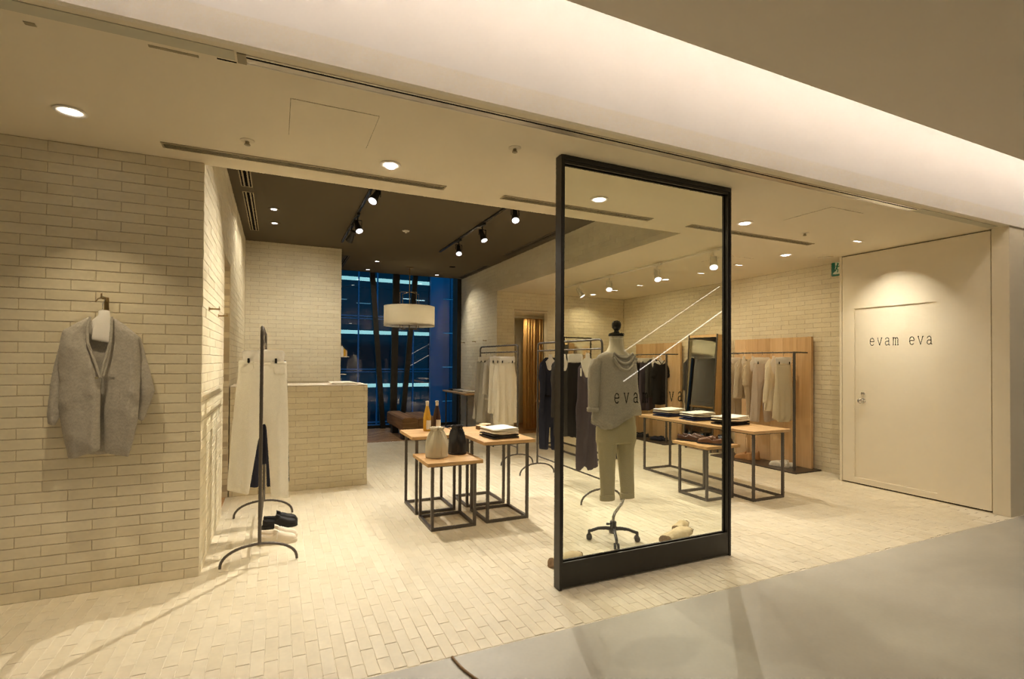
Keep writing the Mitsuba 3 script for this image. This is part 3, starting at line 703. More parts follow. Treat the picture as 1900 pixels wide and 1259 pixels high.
def hook_mesh():
    t = np.radians(np.linspace(205, -35, 14))
    p = [(.0125 * math.cos(a), 0, .0125 * math.sin(a)) for a in t] + [(.004, 0, -.022), (0, 0, -.034), (0, 0, -.07)]
    return tube(p, .0017, 8)
HOOK = mikit.ply(hook_mesh(), 'bsdf_chrome', smooth=60)
def hook(k, M): scene[numbered(k + '__hook')] = {**HOOK, 'to_world': M}
def hanger_wrap(M, label, w=.145, z0=-.062, z1=-.152, seed=1, group=None, clips=True):
    """hanger with clips, wrapped in a white cloth cover"""
    k = thing('hanger', label, 'hanger', group); hook(k, M)
    part(k, 'cover', panel([(-w, z0 - .004), (-w * .3, z0), (w * .4, z0), (w - .01, z0 + .002), (w + .006, z0 - .02), (w, z1), (-w + .01, z1)], .013, .014, seed=seed, falloff=.02, crumple=.008), 'cloth_paper', smooth=True, M=M)
    if clips:
        for x in (-w * .66, w * .62): part(k, 'clip', box(x - .008, -.021, z1 - .008, x + .008, -.014, z1 + .028, .002), 'bsdf_black_plastic', M=M)
    return k
def hanger_bib(M, label, w=.07, z1=-.30, seed=1, group=None, y=-.012, top=-.045):
    """hanger with a white cloth bib filling the neckline"""
    k = thing('hanger', label, 'hanger', group); hook(k, M)
    m = panel([(-.022, top), (.022, top), (.027, top - .05), (w, top - .10), (w * .75, (z1 + top) / 2 - .05), (.028, z1), (-.026, z1), (-w * .75, (z1 + top) / 2 - .05), (-w, top - .10), (-.027, top - .05)], .007, .012, seed=seed, falloff=.015, crumple=.01)
    part(k, 'cover', mv(m, y=y), 'cloth_paper', smooth=True, M=M)
    return k
def trousers(M, label, mat_, L, w=.165, hem=.085, spread=.14, crotch=-.55, top=-.142, seed=1, group=None, thick=.024, fold=.016, band=True, pockets=False):
    k = thing('trousers', label, 'trousers', group)
    o = [(-w, top), (-w * .4, top - .006), (0, top - .014), (w * .4, top - .006), (w, top), (w + .012, top - .2), (spread + hem, -L + .01), (spread - hem, -L - .012), (.012, crotch), (-.006, crotch), (-spread + hem, -L - .008), (-spread - hem, -L + .014), (-w - .012, top - .2)]
    part(k, 'legs', panel(o, thick, .018, [(fold, 52, .6, seed), (fold * .6, 95, .8, seed * 2.0)], seed=seed, falloff=.035), mat_, smooth=True, M=M)
    if band: part(k, 'waistband', panel([(-w - .001, top + .004), (0, top - .010), (w + .001, top + .004), (w + .004, top - .032), (0, top - .048), (-w - .004, top - .032)], thick * .62, .014, seed=seed, falloff=.012), mat_, smooth=True, M=M)
    if pockets:
        for s in (-1, 1):
            m = panel([(s * (w - .01), top - .05), (s * .055, top - .05), (s * .05, top - .115), (s * .085, top - .13), (s * (w - .004), top - .115)], .006, .012, seed=seed, falloff=.01)
            part(k, 'pocket', mv(m, y=-thick - .004), mat_, smooth=True, M=M)
    return k
def top_(M, label, name, cat_, mat_, L, sh=.19, hemw=.2, sleeve=.45, neck=.055, vee=.2, seed=1, group=None, thick=.030, fold=.017, slw=.065, slout=.06, top=-.075, shz=-.165, armz=-.34, waist=None, sleeves=(-1, 1), cuff=None):
    k = thing(name, label, cat_, group)
    ww = waist if waist else (sh + hemw) / 2
    o = [(-neck, top), (0, top - vee), (neck, top), (sh, shz), (sh + .012, armz), (ww, (armz - L) / 2 - .02), (hemw, -L), (0, -L - .008), (-hemw, -L + .008), (-ww, (armz - L) / 2 - .02), (-sh - .012, armz), (-sh, shz)]
    part(k, 'body', panel(o, thick, .02, [(fold, 40, .8, seed), (fold * .5, 85, 1.0, seed * 1.7)], seed=seed, falloff=.04), mat_, smooth=True, M=M)
    part(k, 'back', mv(panel([(-neck - .01, top - .01), (neck + .01, top - .01), (neck + .02, top - vee - .03), (-neck - .02, top - vee - .03)], .008, .02, seed=seed, falloff=.02), y=.016), mat_, smooth=True, M=M)
    for s in sleeves:
        a = [(s * (sh - .035), shz + .006), (s * (sh + .015), shz - .03), (s * (sh + slout * .7), shz - sleeve * .5), (s * (sh + slout), shz - sleeve), (s * (sh + slout - 2 * slw * .8), shz - sleeve - .006), (s * (sh - .06), shz - sleeve * .5), (s * (sh - .07), shz - .12)]
        m = panel(a, .03, .018, [(.006, 40, .5, seed + s)], seed=seed + 3 * s, falloff=.03, crumple=.02)
        part(k, 'sleeve', mv(m, y=.012 * s - .018), mat_, smooth=True, M=M)
    return k
def skirt(M, label, mat_, L, w=.145, hem=.235, top=-.15, seed=1, group=None, thick=.030, fold=.020, freq=32, name='skirt', cat_='skirt'):
    k = thing(name, label, cat_, group)
    o = [(-w, top), (0, top - .012), (w, top), (w + .03, top - .22), (hem, -L + .01), (hem * .4, -L - .01), (0, -L - .012), (-hem * .4, -L - .008), (-hem, -L + .05), (-w - .03, top - .22)]
    part(k, 'body', panel(o, thick, .02, [(fold, freq, .9, seed), (fold * .5, freq * 2.3, 1.0, seed * 2.1)], seed=seed, falloff=.04), mat_, smooth=True, M=M)
    part(k, 'waistband', panel([(-w - .001, top + .004), (0, top - .008), (w + .001, top + .004), (w + .004, top - .03), (0, top - .042), (-w - .004, top - .03)], thick * .55, .014, seed=seed, falloff=.012), mat_, smooth=True, M=M)
    return k
R1 = lambda y, rz=0.0: TR(-.098, y, 1.555, rz)
R2 = lambda y, rz=0.0: TR(3.02, y, 1.555, rz)
R3 = lambda y, rz=0.0: TR(2.985, y, 1.555, rz)
RG = lambda y, rz=0.0: TR(6.2, y, 1.563, rz)
RH = lambda y, rz=0.0: TR(6.265, y, 1.563, rz)
# left rack
hanger_wrap(R1(4.30, -3), 'white wrapped hanger holding the wide white trousers on the left rack', seed=4)
kt = thing('trousers', 'wide white trousers on the rack beside the left wall', 'trousers')
part(kt, 'legs', panel([(-.163, -.140), (0, -.156), (.163, -.148), (.172, -.365), (.182, -.66), (.189, -1.20), (.067, -1.178), (.03, -.655), (.012, -.58), (-.03, -.76), (-.086, -1.145), (-.15, -1.13), (-.23, -1.098), (-.203, -.653), (-.183, -.394), (-.168, -.25)], .034, .016, [(.010, 38, .8, 1.0), (.005, 90, 1.0, .4)], seed=5, falloff=.04), 'cloth_white_cotton', smooth=True, M=R1(4.30, -3))
part(kt, 'waistband', panel([(-.164, -.136), (0, -.152), (.164, -.144), (.168, -.178), (0, -.19), (-.168, -.172)], .022, .012, seed=5, falloff=.012), 'cloth_white_cotton', smooth=True, M=R1(4.30, -3))
for o in ([(-.155, -.19), (-.06, -.178), (-.066, -.212), (-.10, -.232), (-.15, -.235)], [(.075, -.178), (.156, -.184), (.160, -.245), (.078, -.243)]):
    part(kt, 'pocket', mv(panel(o, .0055, .012, seed=2, falloff=.01), y=-.033), 'cloth_white_cotton', smooth=True, M=R1(4.30, -3))
for x in (-.062, .06):
    part(kt, 'belt_loop', box(x - .006, -.030, -.196, x + .006, -.022, -.146, .001), 'cloth_white_cotton', M=R1(4.30, -3))
hanger_wrap(R1(4.62, 2), 'white wrapped hanger holding the navy trousers behind the white ones', seed=7)
trousers(R1(4.62, 2), 'dark navy wide trousers hanging behind the white trousers on the left rack', 'cloth_navy', 1.16, w=.165, hem=.085, spread=.115, crotch=-.56, seed=8, fold=.006)
hanger_bib(R1(4.90, 0), 'white bibbed hanger of the dark navy dress at the back of the left rack', seed=3)
skirt(R1(4.90, 0), 'dark navy sleeveless dress at the back of the left rack', 'cloth_navy', 1.02, w=.13, hem=.2, top=-.17, seed=11, name='dress', cat_='dress')
# rack of pale clothes
W2 = 'on the rack by the ochre curtain'
hanger_wrap(R2(7.53, 4), 'white wrapped hanger farthest back ' + W2, seed=21)
trousers(R2(7.53, 4), 'pale grey trousers farthest back ' + W2, 'cloth_pale_grey', 1.05, w=.165, hem=.07, spread=.165, seed=22)
hanger_wrap(R2(7.36, -3), 'white wrapped hanger of the mid grey trousers ' + W2, seed=23)
trousers(R2(7.36, -3), 'mid grey trousers second from the back ' + W2, 'cloth_mid_grey', 1.09, w=.15, hem=.075, spread=.15, seed=24)
hanger_bib(R2(7.20, 2), 'white bibbed hanger of the grey long sleeved top ' + W2, seed=25)
top_(R2(7.20, 2), 'grey long sleeved top with a bent sleeve ' + W2, 'top', 'top', 'cloth_pale_grey', .72, sh=.17, hemw=.19, sleeve=.47, seed=26, slout=.05)
hanger_wrap(R2(7.03, 0), 'white wrapped hanger of the bright white trousers ' + W2, seed=27)
trousers(R2(7.03, 0), 'bright white trousers in the middle ' + W2, 'cloth_ivory', .92, w=.14, hem=.085, spread=.085, seed=28, crotch=-.5)
hanger_wrap(R2(6.87, 3), 'white wrapped hanger of the ivory pleated skirt ' + W2, seed=29)
skirt(R2(6.87, 3), 'ivory pleated long skirt ' + W2, 'cloth_ivory', 1.08, w=.125, hem=.16, seed=30, fold=.024, freq=70)
hanger_wrap(R2(6.72, -2), 'white wrapped hanger nearest the viewer ' + W2, w=.12, seed=31)
skirt(R2(6.72, -2), 'cream gathered long skirt nearest the viewer ' + W2, 'cloth_cream', 1.03, w=.115, hem=.16, seed=32, fold=.026, freq=60)
# rack of dark clothes
W3 = 'on the dark rack behind the glass frame'
hanger_bib(R3(5.38, 0), 'white bibbed hanger of the navy jumpsuit, left end of the dark rack', w=.08, z1=-.29, seed=41)
kj = top_(R3(5.38, 0), 'navy jumpsuit with a tied waist at the left end of the dark rack', 'jumpsuit', 'jumpsuit', 'cloth_navy', .56, sh=.145, hemw=.115, sleeve=.58, vee=.16, seed=42, slout=.012, slw=.038, waist=.11)
part(kj, 'legs', panel([(-.115, -.54), (.115, -.54), (.15, -.72), (.14, -1.19), (.03, -1.20), (.008, -.86), (-.008, -.86), (-.025, -1.19), (-.135, -1.175), (-.15, -.72)], .04, .02, [(.014, 46, .5, 1.2), (.007, 100, .6, 0)], seed=43, falloff=.04), 'cloth_navy', smooth=True, M=R3(5.38, 0))
part(kj, 'belt', panel([(-.118, -.525), (.118, -.53), (.118, -.56), (-.118, -.555)], .045, .014, seed=44, falloff=.012, crumple=.02), 'cloth_black', smooth=True, M=R3(5.38, 0), label='black tied belt')
hanger_bib(R3(5.07, 0), 'white bibbed hanger of the charcoal coat ' + W3, w=.06, z1=-.24, seed=45)
top_(R3(5.07, 0), 'long charcoal coat second from the left ' + W3, 'coat', 'coat', 'cloth_charcoal', .99, sh=.15, hemw=.13, sleeve=.6, vee=.22, seed=46, slout=.02, slw=.04, waist=.12)
hanger_wrap(R3(4.82, -3), 'crumpled white wrapped hanger in the middle ' + W3, w=.095, z0=-.045, z1=-.145, seed=47, clips=False)
trousers(R3(4.82, -3), 'narrow black trousers in the middle ' + W3, 'cloth_black', .965, w=.08, hem=.035, spread=.04, crotch=-.4, seed=48, thick=.035)
hanger_bib(R3(4.59, 0), 'white bibbed hanger of the plum overalls ' + W3, w=.085, z1=-.30, seed=49, y=-.03, top=-.04)
kj = thing('overalls', 'long plum grey overalls with wide legs at the right end of the dark rack', 'overalls')
part(kj, 'legs', panel([(-.03, -.13), (-.02, -.30), (.045, -.30), (.04, -.13), (.075, -.15), (.115, -.35), (.135, -.7), (.158, -1.265), (.09, -1.275), (.02, -1.288), (.0, -1.24), (-.108, -1.287), (-.132, -.626), (-.10, -.42), (-.096, -.195), (-.045, -.14)], .045, .018, [(.016, 55, .35, .5), (.010, 130, .5, 1.0)], seed=50, falloff=.035), 'cloth_plum', smooth=True, M=R3(4.59, 0))
part(kj, 'price_tag', box(-.105, -.05, -.285, -.088, -.047, -.20), 'cloth_paper', M=R3(4.59, 0), label='white price tag')
# oak rack on the right
WG = 'on the right hand oak panel rack'
hanger_wrap(RG(5.53, 2), 'white wrapped hanger farthest back ' + WG, seed=61)
trousers(RG(5.53, 2), 'sand coloured trousers farthest back ' + WG, 'cloth_sand', .93, w=.15, hem=.075, spread=.09, seed=62)
hanger_bib(RG(5.36, 0), 'white bibbed hanger of the short sand jacket ' + WG, seed=63)
top_(RG(5.36, 0), 'short sand linen jacket with rolled sleeves ' + WG, 'jacket', 'jacket', 'cloth_sand', .66, sh=.17, hemw=.18, sleeve=.49, seed=64, slout=.06, vee=.18)
hanger_bib(RG(5.205, 2), 'white bibbed hanger of the beige cardigan ' + WG, seed=65)
top_(RG(5.205, 2), 'long beige cardigan with a wide short sleeve ' + WG, 'cardigan', 'cardigan', 'cloth_beige', .97, sh=.19, hemw=.13, sleeve=.30, seed=66, slout=.055, slw=.08, vee=.2, waist=.14)
hanger_wrap(RG(5.04, -2), 'white wrapped hanger of the mauve trousers ' + WG, seed=67)
trousers(RG(5.04, -2), 'pale mauve trousers in the middle ' + WG, 'cloth_mauve', .965, w=.16, hem=.082, spread=.14, seed=68, crotch=-.5)
hanger_bib(RG(4.87, 0), 'white bibbed hanger of the beige linen shirt ' + WG, seed=69)
top_(RG(4.87, 0), 'beige linen shirt with long pale sleeves ' + WG, 'shirt', 'shirt', 'cloth_cream', .80, sh=.15, hemw=.15, sleeve=.52, seed=70, slout=.085, slw=.05)
hanger_wrap(RG(4.707, 2), 'white wrapped hanger nearest the viewer ' + WG, w=.165, seed=71)
skirt(RG(4.707, 2), 'cream flared skirt nearest the viewer ' + WG, 'cloth_skirt', .925, w=.145, hem=.237, seed=72, fold=.016, freq=24)
# oak rack farther back
WH = 'on the farther oak panel rack'
hanger_wrap(RH(7.957, 0), 'white wrapped hanger farthest back ' + WH, seed=81)
trousers(RH(7.957, 0), 'black trousers farthest back ' + WH, 'cloth_black', 1.0, w=.15, hem=.08, spread=.1, seed=82)
hanger_wrap(RH(7.762, 0), 'white wrapped hanger second from the back ' + WH, seed=83)
skirt(RH(7.762, 0), 'black skirt second from the back ' + WH, 'cloth_black', 1.04, w=.14, hem=.2, seed=84)
hanger_wrap(RH(7.591, 2), 'white wrapped hanger in the middle ' + WH, w=.15, seed=85)
skirt(RH(7.591, 2), 'dark plum skirt in the middle ' + WH, 'cloth_plum', 1.03, w=.15, hem=.2, seed=86)
hanger_bib(RH(7.405, -2), 'white bibbed hanger of the sheer charcoal blouse ' + WH, seed=87)
top_(RH(7.405, -2), 'charcoal pleated blouse with long sleeves ' + WH, 'blouse', 'blouse', 'cloth_charcoal', .78, sh=.17, hemw=.17, sleeve=.62, seed=88, slout=.04, fold=.014)
hanger_bib(RH(7.216, 0), 'wide white hanger with crossing straps ' + WH, w=.13, z1=-.185, seed=89, y=-.004)
kj = top_(RH(7.216, 0), 'black short sleeved top with crossed straps, nearest ' + WH, 'top', 'top', 'cloth_black', .90, sh=.155, hemw=.15, sleeve=.25, neck=.12, vee=.06, top=-.14, shz=-.17, seed=90, slout=.09, slw=.07)
part(kj, 'strap', tube([(-.07, -.03, -.10), (-.02, -.034, -.15), (.01, -.034, -.19)], .006, 6), 'cloth_black', M=RH(7.216, 0))
part(kj, 'strap', tube([(.08, -.03, -.10), (.03, -.034, -.15), (.0, -.034, -.19)], .006, 6), 'cloth_black', M=RH(7.216, 0))

# wall pegs
def peg(p, d, label, L=.07):
    k = thing('wall_peg', label, 'wall hook')
    p = np.asarray(p, float); d = np.asarray(d, float)
    part(k, 'arm', cyl(p, p + d * L, .0065, 12), 'bsdf_brass', smooth=40)
    part(k, 'pin', cyl(p + d * (L - .006) - [0, 0, .004], p + d * (L - .006) + [0, 0, .02], .003, 8), 'bsdf_brass')
    part(k, 'plate', cyl(p, p + d * .004, .014, 16), 'bsdf_brass')
    return k
peg((XL, 4.24, 1.785), (1, 0, 0), 'brass peg on the left return wall, the nearer of two')
peg((XL, 4.87, 1.785), (1, 0, 0), 'brass peg on the left return wall, the farther of two')
for y, w in ((10.44, 'nearest the window'), (9.78, 'the middle one of three'), (9.19, 'farthest from the window')):
    peg((XR, y, 1.82), (-1, 0, 0), 'brass peg on the pale wall above the folded clothes, ' + w)
# cardigan on the left wall
k = thing('wall_peg', 'antique brass hook on the left wall holding the grey cardigan', 'wall hook')
part(k, 'plate', box(-.972, YL - .006, 1.70, -.948, YL + .001, 1.80, .002), 'bsdf_brass')
part(k, 'arm', tube([(-.96, YL - .004, 1.775), (-.958, YL - .03, 1.79), (-.956, YL - .06, 1.792), (-.957, YL - .088, 1.785), (-.958, YL - .115, 1.788)], .007, 12), 'bsdf_brass', smooth=50)
part(k, 'pin', cyl((-.958, YL - .112, 1.78), (-.958, YL - .112, 1.812), .004, 10), 'bsdf_brass')
part(k, 'finger', tube([(-.963, YL - .06, 1.79), (-.985, YL - .065, 1.785), (-1.0, YL - .065, 1.762)], .003, 8), 'bsdf_brass', smooth=50)
MC = TR(-.957, YL - .088, 1.783)
MC0 = TR(-.945, YL - .088, 1.74)
k = thing('hanger', 'hanger with a white cotton bib in the neck of the grey cardigan', 'hanger'); hook(k, MC)
part(k, 'cover', mv(panel([(-.028, -.026), (.025, -.028), (.028, -.063), (.034, -.132), (.034, -.225), (-.062, -.207), (-.058, -.089), (-.030, -.060)], .009, .010, seed=3, falloff=.014, crumple=.006), y=-.012), 'cloth_paper', smooth=True, M=MC0)
kc = thing('cardigan', 'heather grey knitted cardigan hanging on the left brick wall', 'cardigan')
F = [(.020, 26, .7, .3), (.008, 62, 1.0, 1.2)]
part(kc, 'front', mv(panel([(-.060, -.068), (-.10, -.088), (-.192, -.157), (-.208, -.25), (-.216, -.343), (-.203, -.466), (-.212, -.60), (-.19, -.76), (-.16, -.906), (-.115, -.903), (-.084, -.885), (-.03, -.868), (-.004, -.858), (-.006, -.434), (-.036, -.33), (-.070, -.221), (-.073, -.147)], .030, .012, F, seed=6, falloff=.030, crumple=.016), y=-.026), 'cloth_grey_knit', smooth=True, M=MC0)
part(kc, 'front', mv(panel([(.043, -.066), (.10, -.11), (.169, -.175), (.182, -.27), (.186, -.376), (.184, -.52), (.178, -.683), (.160, -.80), (.135, -.913), (.07, -.90), (.008, -.885), (.004, -.445), (-.004, -.422), (.020, -.31), (.040, -.214), (.042, -.132)], .030, .012, F, seed=9, falloff=.030, crumple=.016), y=-.023), 'cloth_grey_knit', smooth=True, M=MC0)
part(kc, 'back', mv(panel([(-.07, -.085), (.05, -.085), (.16, -.2), (.165, -.7), (.10, -.89), (-.016, -.895), (-.14, -.885), (-.185, -.6), (-.18, -.2)], .014, .02, seed=12, falloff=.03), y=.022), 'cloth_grey_knit', smooth=True, M=MC0)
part(kc, 'sleeve', mv(panel([(-.175, -.150), (-.205, -.20), (-.222, -.28), (-.236, -.354), (-.250, -.47), (-.262, -.643), (-.257, -.699), (-.224, -.711), (-.200, -.645), (-.190, -.466), (-.185, -.3)], .030, .012, [(.006, 30, .4, .4)], seed=14, falloff=.03, crumple=.025), y=.002), 'cloth_grey_knit', smooth=True, M=MC0)
part(kc, 'sleeve', mv(panel([(.150, -.165), (.180, -.19), (.203, -.30), (.226, -.388), (.242, -.46), (.254, -.519), (.232, -.59), (.196, -.709), (.168, -.683), (.162, -.45), (.155, -.3)], .030, .012, [(.006, 30, .4, .9)], seed=15, falloff=.03, crumple=.025), y=.002), 'cloth_grey_knit', smooth=True, M=MC0)
part(kc, 'neckband', tube([(-.060, -.046, -.072), (-.071, -.050, -.15), (-.067, -.054, -.225), (-.034, -.058, -.33), (-.004, -.062, -.43)], [.007, .008, .008, .008, .006], 8), 'cloth_grey_knit', smooth=True, M=MC0)
part(kc, 'neckband', tube([(.044, -.044, -.068), (.044, -.048, -.135), (.041, -.052, -.215), (.021, -.056, -.31), (.0, -.060, -.425)], [.007, .008, .008, .008, .006], 8), 'cloth_grey_knit', smooth=True, M=MC0)
part(kc, 'button', cyl((-.020, -.058, -.432), (-.020, -.066, -.432), .008, 16), 'bsdf_grille', M=MC0, label='small round button')

# ------------------------------------------------------------------ tables
def frame_table(name, x0, x1, y0, y1, h, label, cat_='table', ov=.045, t=.03, leg=.024, lower='y', topm='bsdf_oak_top'):
    k = thing(name, label, cat_)
    part(k, 'table_top', box(x0, y0, h - t, x1, y1, h, .002), topm)
    a0, a1, b0, b1 = x0 + ov, x1 - ov, y0 + ov, y1 - ov
    for a in (a0, a1 - leg):
        for b in (b0, b1 - leg): part(k, 'leg', box(a, b, .0, a + leg, b + leg, h - t, .0015), 'bsdf_brown_steel')
    for z in (.0, h - t - .014):
        hh = leg if z == 0 else .014
        for b in (b0, b1 - leg): part(k, 'rail', box(a0 + leg, b, z, a1 - leg, b + leg, z + hh), 'bsdf_brown_steel')
        for a in (a0, a1 - leg): part(k, 'rail', box(a, b0 + leg, z, a + leg, b1 - leg, z + hh), 'bsdf_brown_steel')
    return k
TA = frame_table('display_table', 1.125, 1.605, 4.605, 5.14, .725, 'square oak topped table with the two bottles')
TB = frame_table('display_table', 1.635, 2.135, 4.11, 4.63, .72, 'square oak topped table with the folded grey and white clothes')
TD = frame_table('display_table', 1.635, 2.135, 4.64, 5.155, .72, 'square oak topped table with the sliced log discs')
TC = frame_table('display_table', 1.13, 1.62, 4.09, 4.595, .575, 'low square oak topped table with the two drawstring bags')
TE = frame_table('long_table', 4.39, 4.94, 3.66, 5.48, .725, 'long oak topped table with three folded piles, passing behind the glass frame', topm='bsdf_oak_top_y')
TF = frame_table('display_table', 3.955, 4.425, 3.86, 4.36, .565, 'low square oak topped table with brown leather shoes')
TK = frame_table('long_table', 4.05, 4.60, 6.1, 7.82, .755, 'long oak topped table behind the rack of dark clothes', topm='bsdf_oak_top_y')
TJ = frame_table('wall_table', 3.24, 3.66, 9.15, 10.60, .80, 'narrow oak topped table against the pale wall by the window', topm='bsdf_oak_top_y', ov=.05)

# oak panel racks
def oak_rack(y0, y1, label):
    k = thing('panel_rack', label, 'clothes rack')
    part(k, 'base_plate', box(6.03, y0 - .08, 0, XW - .005, y1 + .08, .018, .002), 'bsdf_plate')
    n = 6; w = (y1 - y0) / n
    for i in range(n):
        part(k, 'board', box(6.455, y0 + i * w + .0008, .018, 6.495, y0 + (i + 1) * w - .0008, 1.775, .001), OAKP[(i * 2 + int(y0)) % 3])
    for y in (y0 + .06, y1 - .06):
        part(k, 'post', box(6.187, y - .013, .018, 6.213, y + .013, 1.575, .0015), 'bsdf_brown_steel')
        part(k, 'arm', box(6.213, y - .009, 1.554, 6.455, y + .009, 1.572), 'bsdf_brown_steel')
    part(k, 'hanging_rail', cyl((6.2, y0 + .06, 1.563), (6.2, y1 - .06, 1.563), .009), 'bsdf_brown_steel', smooth=50)
    return k
oak_rack(4.49, 5.74, 'tall oak panel with a steel clothes rail in front, nearest the door')
RH = None
k_far = oak_rack(6.92, 8.14, 'tall oak panel with a steel clothes rail in front, left of the standing mirror')

# standing mirror with an oak body
k = thing('standing_mirror', 'tall leaning mirror with an oak body between the two oak panels', 'mirror')
Mm = T().translate([6.19, 6.25, 0]).rotate([0, 0, 1], 3.0).rotate([0, 1, 0], 3.7)
part(k, 'body', box(.012, -.29, .10, .17, .29, 1.88, .003), OAKP[1], M=Mm)
part(k, 'glass', box(.004, -.275, .11, .011, .275, 1.835), 'bsdf_mirror', M=Mm)
part(k, 'head_strip', box(.004, -.275, 1.835, .0115, .275, 1.872), OAKP[0], M=Mm)
for y in (-.293, .28): part(k, 'edge', box(-.004, y, .10, .016, y + .013, 1.882), 'bsdf_brown_steel', M=Mm)
for y in (-.28, .255):
    part(k, 'leg', box(.0, y, 0.003, .024, y + .024, .10), 'bsdf_brown_steel', M=TR(6.195, 6.25, 0))
    part(k, 'leg', box(.14, y, 0.003, .164, y + .024, .10), 'bsdf_brown_steel', M=TR(6.195, 6.25, 0))
k = thing('standing_mirror', 'slim black framed mirror against the back wall behind the dark clothes', 'mirror')
part(k, 'glass', box(5.03, 8.505, .05, 5.63, 8.512, 1.88), 'bsdf_mirror')
for a, b in (((5.015, .0, 5.035, 1.90)), ((5.625, .0, 5.645, 1.90))) if False else ((0, 0),): pass
for x in (5.012, 5.622): part(k, 'upright', box(x, 8.495, 0, x + .024, 8.52, 1.90, .002), 'bsdf_black_steel')
for z in (.03, 1.878): part(k, 'crossbar', box(5.034, 8.495, z, 5.624, 8.52, z + .022), 'bsdf_black_steel')
for x in (5.012, 5.622): part(k, 'foot', box(x, 8.40, 0, x + .024, 8.495, .02), 'bsdf_black_steel')

# dark coat on the wall between panel and mirror
k = thing('wall_peg', 'brass peg holding the dark coat behind the mirror', 'wall hook')
part(k, 'arm', cyl((XW, 6.68, 1.62), (XW - .08, 6.68, 1.62), .0065, 12), 'bsdf_brass'); part(k, 'plate', cyl((XW, 6.68, 1.62), (XW - .004, 6.68, 1.62), .014, 14), 'bsdf_brass')
Mk = T().translate([XW - .06, 6.68, 1.60]).rotate([0, 0, 1], -90)
top_(Mk, 'dark grey coat hanging on the wall, half hidden by the standing mirror', 'coat', 'coat', 'cloth_charcoal', .9, sh=.15, hemw=.17, sleeve=.5, seed=95, slout=.02, slw=.045)

# ------------------------------------------------------------------ mannequin
def ring(cx, cy, z, a, b, n=64, fold=0.0, k=9, ph=0.0, dz=None, seed=0):
    t = np.arange(n) * 2 * np.pi / n
    w = 1 + fold * (np.sin(k * t + ph + 1.3 * np.sin(2 * t + seed)) * .6 + np.sin((k + 4) * t + 2 * ph) * .4)
    zz = np.full(n, z) if dz is None else z + dz(t)
    return np.stack([cx + a * np.cos(t) * w, cy + b * np.sin(t) * w, zz], 1)
MX, MY = 2.468, 3.37
mq = thing('dress_form', 'white dress form with a black neck cap on a chrome rolling stand behind the glass', 'dress form')
part(mq, 'neck', loft([ring(MX + d, MY, z, a, b) for z, a, b, d in ((1.36, .15, .09, 0), (1.44, .16, .085, 0), (1.485, .12, .075, .002), (1.515, .075, .065, .004), (1.55, .058, .058, .006), (1.60, .054, .054, .008), (1.628, .056, .056, .009))]), 'cloth_dummy', smooth=True)
part(mq, 'neck_cap', mv(lathe([(.052, 1.626), (.062, 1.630), (.064, 1.640), (.060, 1.650), (.036, 1.657), (.020, 1.664), (.017, 1.672), (.024, 1.680), (.034, 1.695), (.038, 1.715), (.035, 1.735), (.024, 1.749), (.008, 1.755)], 32), MX + .009, MY), 'bsdf_black_gloss', smooth=40, label='black turned cap with a knob')
part(mq, 'pole', tube([(MX + .108, MY + .01, .62), (MX + .108, MY + .01, .42), (MX + .100, MY + .008, .34), (MX + .075, MY + .004, .285), (MX + .030, MY - .003, .245), (MX - .003, MY - .006, .215), (MX - .020, MY - .01, .185), (MX - .024, MY - .01, .14), (MX - .024, MY - .01, .07)], .0125, 14), 'bsdf_chrome', smooth=True, label='bent chrome pole')
HX, HY = MX - .024, MY - .01
part(mq, 'hub', cat(mv(lathe([(.022, .06), (.026, .065), (.026, .15), (.020, .155)], 20), HX, HY), cyl((HX - .02, HY, .135), (HX - .05, HY - .005, .140), .006), mv(lathe([(.012, -.006), (.014, 0), (.012, .006)], 12), HX - .055, HY - .005, .141)), 'bsdf_black_plastic', smooth=30)
for a in (148, 242, 330, 58):
    c, s = math.cos(math.radians(a)), math.sin(math.radians(a))
    part(mq, 'base_arm', tube([(HX + c * .015, HY + s * .015, .095), (HX + c * .06, HY + s * .06, .098), (HX + c * .12, HY + s * .12, .092), (HX + c * .165, HY + s * .165, .074), (HX + c * .19, HY + s * .19, .068)], [.016, .014, .012, .012, .012], 10), 'bsdf_black_plastic', smooth=True)
    cx, cy = HX + c * .188, HY + s * .188
    part(mq, 'caster', cat(cyl((cx, cy, .04), (cx, cy, .075), .011), cyl((cx - s * .02, cy + c * .02, .0225), (cx - s * .004, cy + c * .004, .0225), .0225, 18), cyl((cx + s * .004, cy - c * .004, .0225), (cx + s * .02, cy - c * .02, .0225), .0225, 18)), 'bsdf_black_plastic', smooth=40)
hem = lambda t: .045 * np.cos(t - 0.2) + .035 * np.sin(2.5 * t + 1.0) * (np.sin(t) < .3) - .0
kt = thing('blouse', 'loose grey knit top with a draped neck on the dress form', 'top')
prof = [(1.500, .082, .072, 0, 0), (1.497, .105, .082, 0, .01), (1.478, .150, .092, 0, .012), (1.445, .182, .100, 0, .012), (1.40, .192, .113, 0, .014), (1.34, .192, .130, .004, .018), (1.28, .190, .132, .006, .024), (1.20, .196, .128, .008, .04), (1.10, .210, .128, .010, .06), (1.02, .222, .130, .012, .075), (.968, .228, .132, .014, .085)]
body = loft([ring(MX + dx, MY, z, a, b, 96, f, 8, .5, (hem if z < .97 else (lambda t, q=(1.34 - z) / .37: hem(t) * q * q) if z < 1.34 else ((lambda t: -.030 * np.exp(-((t - 4.9) / .7) ** 2)) if z > 1.49 else None)), 2) for z, a, b, dx, f in prof])
part(kt, 'body', body, 'cloth_mann_top', smooth=True)
